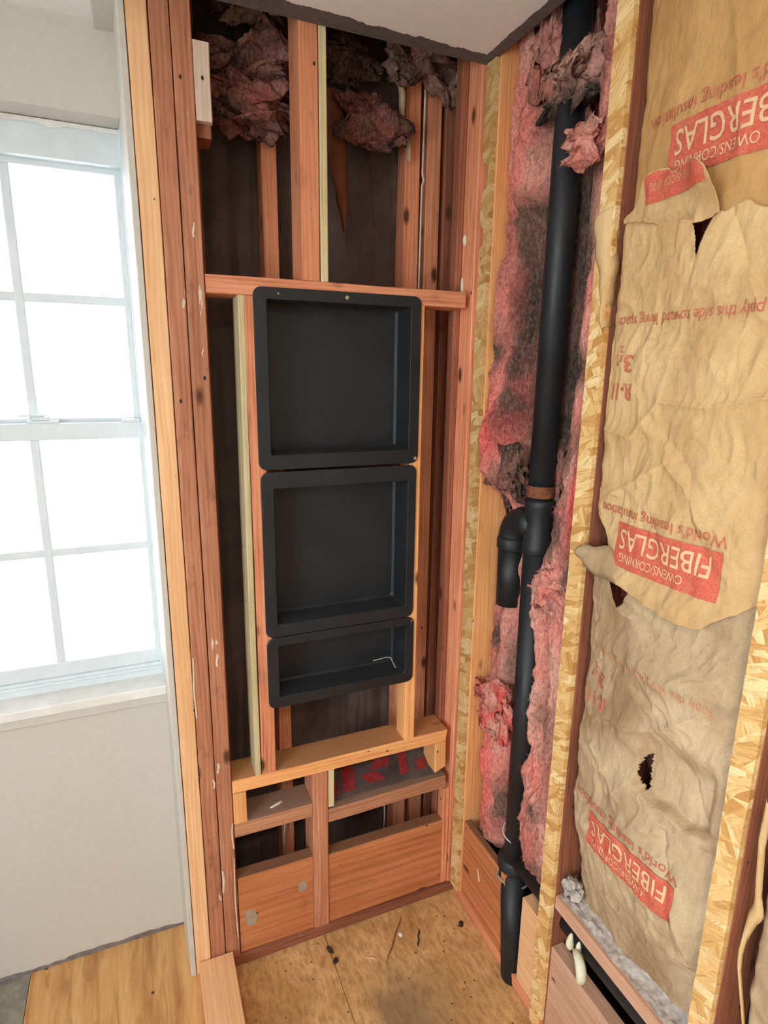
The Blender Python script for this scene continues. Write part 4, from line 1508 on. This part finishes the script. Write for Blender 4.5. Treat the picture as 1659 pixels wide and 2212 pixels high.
# middle sheet
letters('lettering', 'Apply this side toward living space', X_mid, 0.610, 1.818, 0.312, 0.027, OFF, M_REDT, S2, 0.0)
print_body(X_mid, S2, 1.690, 0.872)
rules(X_mid, S2, 1.642, 0.872)
print_block(X_mid, S2, 0.634, 0.862, 1.428)
tfn = polyfn([(0.7240, 2.0095), (0.732, 2.0185), (0.742, 2.0255), (0.760, 2.0315), (0.775, 2.0305), (0.795, 2.0235), (0.812, 2.0285), (0.826, 2.0385), (0.842, 2.0395), (0.858, 2.0355), (0.866, 2.0345)])
Ug, Vg = np.meshgrid(np.linspace(0.7240, 0.866, 90), np.linspace(0, 1, 20), indexing='ij')
Zt = 1.992 + (tfn(Ug) - 1.992) * Vg
mk('printed_label', np.stack([X_tongue(Ug, Zt) - OFF, Ug, Zt], -1).reshape(-1, 3), grid_faces(90, 20).tolist(), M_RED, S2, None, True)
letters('lettering', 'OWENS/CORNING', X_tongue, 0.752, 2.022, 0.100, 0.012, OFF + 0.001, M_FAINT, S2, 0.0)
# bottom sheet
letters('lettering', 'Apply this side toward living space', X_low, 0.618, 1.155, 0.290, 0.025, OFF, M_FAINT, S3, 0.0)
print_body(X_low, S3, 1.040, 0.862)
print_block(X_low, S3, 0.638, 0.864, 0.768)

# stapled flange of the middle sheet curling over the strand board strip
n = 40
vs, fs = [], []
for k in range(n + 1):
    t = k / n
    z = 2.012 - 0.215 * t
    wv = 0.003 * math.sin(t * 9) + 0.002 * math.sin(t * 23)
    ya = 0.951 + wv
    yb = 1.002 - 0.048 * t ** 1.1 + wv
    for j in range(7):
        s = j / 6
        vs.append((0.8590 - 0.006 * math.sin(s * 3.1) - 0.004 * (1 - t) + (0.020 if j == 0 else 0.0), ya + (yb - ya) * s, z - 0.012 * s))
for k in range(n):
    for j in range(6):
        a = 7 * k + j
        fs.append([a, a + 1, a + 8, a + 7])
o = mk('stapled_flange', vs, fs, M_KRAFT, S2, None, True)
o.modifiers.new('thick', 'SOLIDIFY').thickness = 0.0008
# folded scrap at the lower left of the middle sheet
n = 16
vs, fs = [], []
for k in range(n + 1):
    t = k / n
    y = 0.966 - 0.150 * t
    zc = 1.336 - 0.004 * t
    hh = 0.010 + 0.024 * math.sin(math.pi * min(1, t * 1.15) * 0.8)
    for j in range(5):
        s = j / 4 - 0.5
        vs.append((0.8560 - 0.010 * math.cos(s * 2.6) + 0.006 * t + 0.002 * math.sin(t * 17 + s * 3), y, zc - 2 * hh * s + 0.004 * math.sin(t * 14)))
for k in range(n):
    for j in range(4):
        a = 5 * k + j
        fs.append([a, a + 1, a + 6, a + 5])
o = mk('paper_scrap', vs, fs, M_KRAFTG, None, None, True)
o.modifiers.new('thick', 'SOLIDIFY').thickness = 0.0008
tag(o, 'small folded tan paper scrap sticking out over the long strand board strip', 'paper')


# last bay at the right edge
def X_right(Y, Z):
    return XF + 0.020 - 0.018 * smooth(0.50, 0.42, Y) + 0.03 * smooth(0.49, 0.515, Y) + wrinkle(Y, Z, 231, 0.9) + 0.03 * smooth(0.7, 0.46, Z)


S4 = sheet('kraft_batt', X_right, one(0.452), one(2.60), 0.505, 0.150, 90, 200, M_KRAFTG,
           'kraft faced batt at the right edge behind the last strand board strip')
n = 40
vs, fs = [], []
for k in range(n + 1):
    t = k / n
    z = 1.06 - 0.43 * t
    y = float(np.interp(-z, [-1.06, -0.985, -0.881, -0.863, -0.844, -0.768, -0.737, -0.63], [0.512, 0.513, 0.503, 0.503, 0.508, 0.511, 0.508, 0.480]))
    wd = float(np.interp(-z, [-1.06, -0.90, -0.865, -0.80, -0.63], [0.012, 0.012, 0.020, 0.007, 0.003]))
    for j in range(4):
        s = j / 3
        vs.append((0.876 - 0.006 * math.sin(s * 3.1), y - wd * s, z - 0.01 * s))
for k in range(n):
    for j in range(3):
        a = 4 * k + j
        fs.append([a, a + 1, a + 5, a + 4])
o = mk('stapled_flange', vs, fs, M_KRAFT, S4, None, True)
o.modifiers.new('thick', 'SOLIDIFY').thickness = 0.0008

# dark paper at the back of the chase
def rear_sheet(x0, x1, z0, z1, folds, seed, mat, label, amp=1.0):
    nu, nv = 90, 220
    U, V = np.meshgrid(np.linspace(x0, x1, nu), np.linspace(z0, z1, nv), indexing='ij')
    Yb = 1.700 + amp * (0.012 * fbm(U * 8, V * 3, None, 3, seed) + folds * 0.020 * ridge(U * 16 + 0.3 * fbm(U * 3, V * 2, None, 2, seed + 3), V * 0.9, 2, seed + 7))
    o = mk('kraft_batt', np.stack([U, Yb, V], -1).reshape(-1, 3), grid_faces(nu, nv).tolist(), mat, None, None, True)
    md = o.modifiers.new('thick', 'SOLIDIFY')
    md.thickness = 0.002
    return tag(o, label, 'insulation')


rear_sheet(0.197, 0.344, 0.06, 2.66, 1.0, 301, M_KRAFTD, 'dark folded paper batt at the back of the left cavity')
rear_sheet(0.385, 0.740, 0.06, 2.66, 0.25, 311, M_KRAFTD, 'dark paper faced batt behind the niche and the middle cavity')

# strip of brown paper hanging in the middle cavity
n = 50
vs, fs = [], []
for k in range(n + 1):
    t = k / n
    z = 2.40 - 0.33 * t
    wd = 0.030 * (1 - t ** 2.2) + 0.0015
    xc = 0.528 + 0.030 * t
    for j in range(7):
        s = j / 6 * 2 - 1
        vs.append((xc + s * wd + 0.002 * math.sin(t * 31 + s), 1.632 - 0.012 * (1 - s * s) + 0.006 * math.sin(t * 6), z))
for k in range(n):
    for j in range(6):
        a = 7 * k + j
        fs.append([a, a + 1, a + 8, a + 7])
o = mk('torn_paper', vs, fs, M_KRAFTB, None, None, True)
o.modifiers.new('thick', 'SOLIDIFY').thickness = 0.001
tag(o, 'reddish brown torn paper tongue hanging to a point in the middle cavity', 'paper')
# grey paper edge hanging left of the first rear stud
n = 60
vs, fs = [], []
for k in range(n + 1):
    t = k / n
    z = 2.56 - 0.30 * t
    x0 = 0.655 + 0.085 * t ** 0.7 + 0.004 * math.sin(t * 17)
    for j in range(4):
        s = j / 3
        vs.append((x0 + 0.026 * s * (1 - 0.6 * t), 1.628 - 0.010 * math.sin(s * 3) + 0.004 * math.sin(t * 11), z))
for k in range(n):
    for j in range(3):
        a = 4 * k + j
        fs.append([a, a + 1, a + 5, a + 4])
o = mk('torn_paper', vs, fs, M_KRAFTG, None, None, True)
o.modifiers.new('thick', 'SOLIDIFY').thickness = 0.001
tag(o, 'greyish paper ribbon hanging beside the rear studs under the ceiling', 'paper')
# thin wire down the rear studs
tag(tube('cable', [(0.793, 1.641, 2.55), (0.793, 1.640, 2.42), (0.7915, 1.640, 2.30), (0.7905, 1.640, 2.24), (0.794, 1.638, 2.225), (0.790, 1.640, 2.21), (0.789, 1.641, 2.05), (0.788, 1.642, 1.90)],
         0.0028, M_WIRE, None, 8), label='thin pale cable running down the gap between the rear studs', cat='cable', group='cables in the back cavity')

tag(tube('cable', [(0.352, 1.628, 0.44), (0.350, 1.629, 0.36), (0.354, 1.628, 0.31), (0.347, 1.629, 0.24), (0.347, 1.630, 0.12)], 0.0026, M_WIRE, None, 8),
    label='pale cable hanging in the dark gap below the left ledge', cat='cable', group='cables in the back cavity')
tag(tube('cable', [(0.700, 1.628, 0.42), (0.697, 1.629, 0.30), (0.700, 1.629, 0.20), (0.695, 1.630, 0.10)], 0.0026, M_WIRE, None, 8),
    label='pale cable hanging in the dark gap below the right ledge', cat='cable', group='cables in the back cavity')


# printed paper behind the right ledge
def X_led(x, z):
    return 1.470 + 1.8 * (z - 0.456) + 0.006 * fbm(x * 18, z * 12, None, 3, 401)


Ug, Vg = np.meshgrid(np.linspace(0.445, 0.830, 80), np.linspace(0.457, 0.512, 30), indexing='ij')
LED = mk('kraft_scrap', np.stack([Ug, X_led(Ug, Vg), Vg], -1).reshape(-1, 3), grid_faces(80, 30).tolist(), M_KRAFTD, None, None, True)
LED.modifiers.new('thick', 'SOLIDIFY').thickness = 0.001
tag(LED, 'dark paper with broken red print lying on the right ledge under the sill', 'paper')
for x0, z0, ww, hh, sk in ((0.500, 0.463, 0.040, 0.036, 0.012), (0.585, 0.466, 0.055, 0.015, -0.02), (0.600, 0.484, 0.060, 0.014, 0.02), (0.690, 0.466, 0.030, 0.034, 0.015), (0.750, 0.468, 0.032, 0.016, 0.01), (0.460, 0.462, 0.026, 0.020, 0.0)):
    u, v = np.meshgrid(np.linspace(0, 1, 10), np.linspace(0, 1, 8), indexing='ij')
    xx, zz = x0 + ww * u + sk * v, z0 + hh * v
    mk('printed_mark', np.stack([xx, X_led(xx, zz) - 0.0015, zz + 0.0015], -1).reshape(-1, 3), grid_faces(10, 8).tolist(), M_REDD, LED, None, True)

# ------------------------------------------------------------------ foam, lint, debris


def foam(path, radii, label):
    vs, fs = tube_mesh(path, 0.01, 14, True, radii)
    o = mk('foam_blob', vs, fs, M_FOAM, None, None, True)
    md = o.modifiers.new('sub', 'SUBSURF')
    md.levels = md.render_levels = 2
    return tag(o, label, 'foam', 'foam blobs squeezed out of the framing')


foam([(0.892, 0.905, 0.378), (0.888, 0.905, 0.362), (0.886, 0.903, 0.346), (0.888, 0.900, 0.334)], [0.003, 0.008, 0.012, 0.005], 'pear shaped cream foam blob, left of the three under the blocking')
foam([(0.890, 0.876, 0.384), (0.886, 0.875, 0.366), (0.888, 0.872, 0.350)], [0.003, 0.008, 0.006], 'slim cream foam drip, middle of the three under the blocking')
foam([(0.884, 0.884, 0.350), (0.876, 0.868, 0.366), (0.868, 0.848, 0.366), (0.864, 0.834, 0.346), (0.866, 0.836, 0.322), (0.872, 0.850, 0.306)], [0.006, 0.010, 0.0125, 0.0130, 0.0120, 0.006], 'fat hooked cream foam blob hanging in front of the black branch pipe')
foam([(0.848, 1.560, 2.465), (0.850, 1.552, 2.445), (0.853, 1.548, 2.425)], [0.006, 0.010, 0.005], 'cream foam blob at the ceiling end of the corner stud')
foam([(0.8535, 1.500, 2.065), (0.8520, 1.498, 2.050), (0.8535, 1.498, 2.035)], [0.003, 0.008, 0.003], 'cream foam blob halfway up the corner stud crack')
foam([(0.8535, 1.505, 1.960), (0.8520, 1.503, 1.935), (0.8535, 1.503, 1.912)], [0.002, 0.006, 0.003], 'slim cream foam drip just above the rail on the corner stud')

# lint on the blocking at the foot of the paper
Yg, Zg = np.meshgrid(np.linspace(0.572, 0.948, 120), np.linspace(0, 1, 34), indexing='ij')
Xl = XF + 0.010 + 0.006 * fbm(Yg * 30, Yg * 0, None, 3, 61) + (0.082) * Zg
Zl = 0.4505 + 0.030 * Zg ** 1.4 + 0.012 * np.clip(fbm(Yg * 26, Zg * 3, None, 4, 62), -0.2, 1) * smooth(0, 0.25, Zg) + 0.002 * fbm(Yg * 180, Zg * 16, None, 2, 63)
Xl = np.minimum(Xl, 0.962)
o = mk('lint', np.stack([Xl, Yg, Zl], -1).reshape(-1, 3), grid_faces(120, 34).tolist(), M_DUST, None, None, True)
tag(o, 'pale grey lint and dust lying on the blocking at the foot of the paper', 'dust', kind='stuff')
cl = clump('lint_wad', (0.900, 0.925, 0.482), (0.020, 0.022, 0.024), 'whitish rolled fluff at the left end of the dusty blocking', 'dust',
           lambda V, n, n2: np.broadcast_to(np.array([0.45, 0.42, 0.38]), (len(V), 3)), 51, 0.2, 150, 4)
cl.data.materials[0] = M_DUST


def chip(name, x, y, sx, sy, sz, mat, label, cat, rot=0.0, z0=0.0, seed=1):
    bm = bmesh.new()
    bmesh.ops.create_icosphere(bm, subdivisions=2, radius=1.0)
    rg = np.random.default_rng(seed)
    for v in bm.verts:
        v.co = Vector((v.co.x * sx, v.co.y * sy, v.co.z * sz)) * float(1 + rg.uniform(-0.22, 0.22))
        v.co.z = max(v.co.z, -sz * 0.6)
    bmesh.ops.rotate(bm, verts=bm.verts, matrix=Matrix.Rotation(rot, 3, 'Z'))
    zm = min(v.co.z for v in bm.verts)
    bmesh.ops.translate(bm, verts=bm.verts, vec=(x, y, z0 - zm + 0.0003))
    return tag(from_bm(name, bm, mat), label, cat, 'crumbs and chips on the subfloor' if z0 == 0.0 else None)


def splinter(x0, y0, x1, y1, r, mat, label):
    n = 6
    pts = [(x0 + (x1 - x0) * k / n + 0.002 * math.sin(k * 2.1), y0 + (y1 - y0) * k / n, r + 0.0006) for k in range(n + 1)]
    o = tube('wood_splinter', pts, r, mat, None, 6, True, [r * 0.4] + [r] * (n - 1) + [r * 0.35])
    return tag(o, label, 'splinter', 'splinters on the subfloor')


chip('plaster_flake', 0.295, 1.482, 0.022, 0.004, 0.003, M_CHIP, 'long white plaster flake on the dusty left ledge', 'chip', 0.35, 0.4808, 6)
splinter(0.668, 1.410, 0.566, 1.288, 0.0022, M_DARK, 'long thin brown splinter beside the white chip on the subfloor')
splinter(0.704, 1.352, 0.676, 1.300, 0.0026, M_DARKCHIP, 'short dark splinter right of the white chip on the subfloor')
splinter(0.515, 1.330, 0.545, 1.312, 0.0020, M_PINE, 'small pale wood sliver on the subfloor left of the long splinter')
chip('plaster_chip', 0.642, 1.357, 0.007, 0.008, 0.004, M_CHIP, 'white plaster chip on the subfloor beside the long splinter', 'chip', 0.4, 0, 2)
chip('dark_chip', 0.424, 1.392, 0.007, 0.015, 0.005, M_DARKCHIP, 'larger blackish chip near the sole plate below the lower stud', 'chip', 0.3, 0, 3)
chip('dark_chip', 0.430, 1.352, 0.008, 0.009, 0.004, M_DARKCHIP, 'smaller blackish chip in front of the larger one on the subfloor', 'chip', -0.7, 0, 4)
chip('dark_chip', 0.835, 1.318, 0.012, 0.008, 0.004, M_DARKCHIP, 'brown crumb in the corner of the subfloor beside the right wall', 'chip', 0.9, 0, 5)

# ------------------------------------------------------------------ added fill lamp, unseen behind the camera
lamp = empty('fill_lamp', (-0.15, -0.55, 2.44), label='added round flush fill lamp on the ceiling behind the viewpoint', cat='lamp')
vs, fs = tube_mesh([(-0.15, -0.55, 2.4395), (-0.15, -0.55, 2.40), (-0.15, -0.55, 2.385)], 0.19, 40, True, [0.19, 0.19, 0.18])
mk('lamp_base', vs, fs, M_VINYL, lamp)
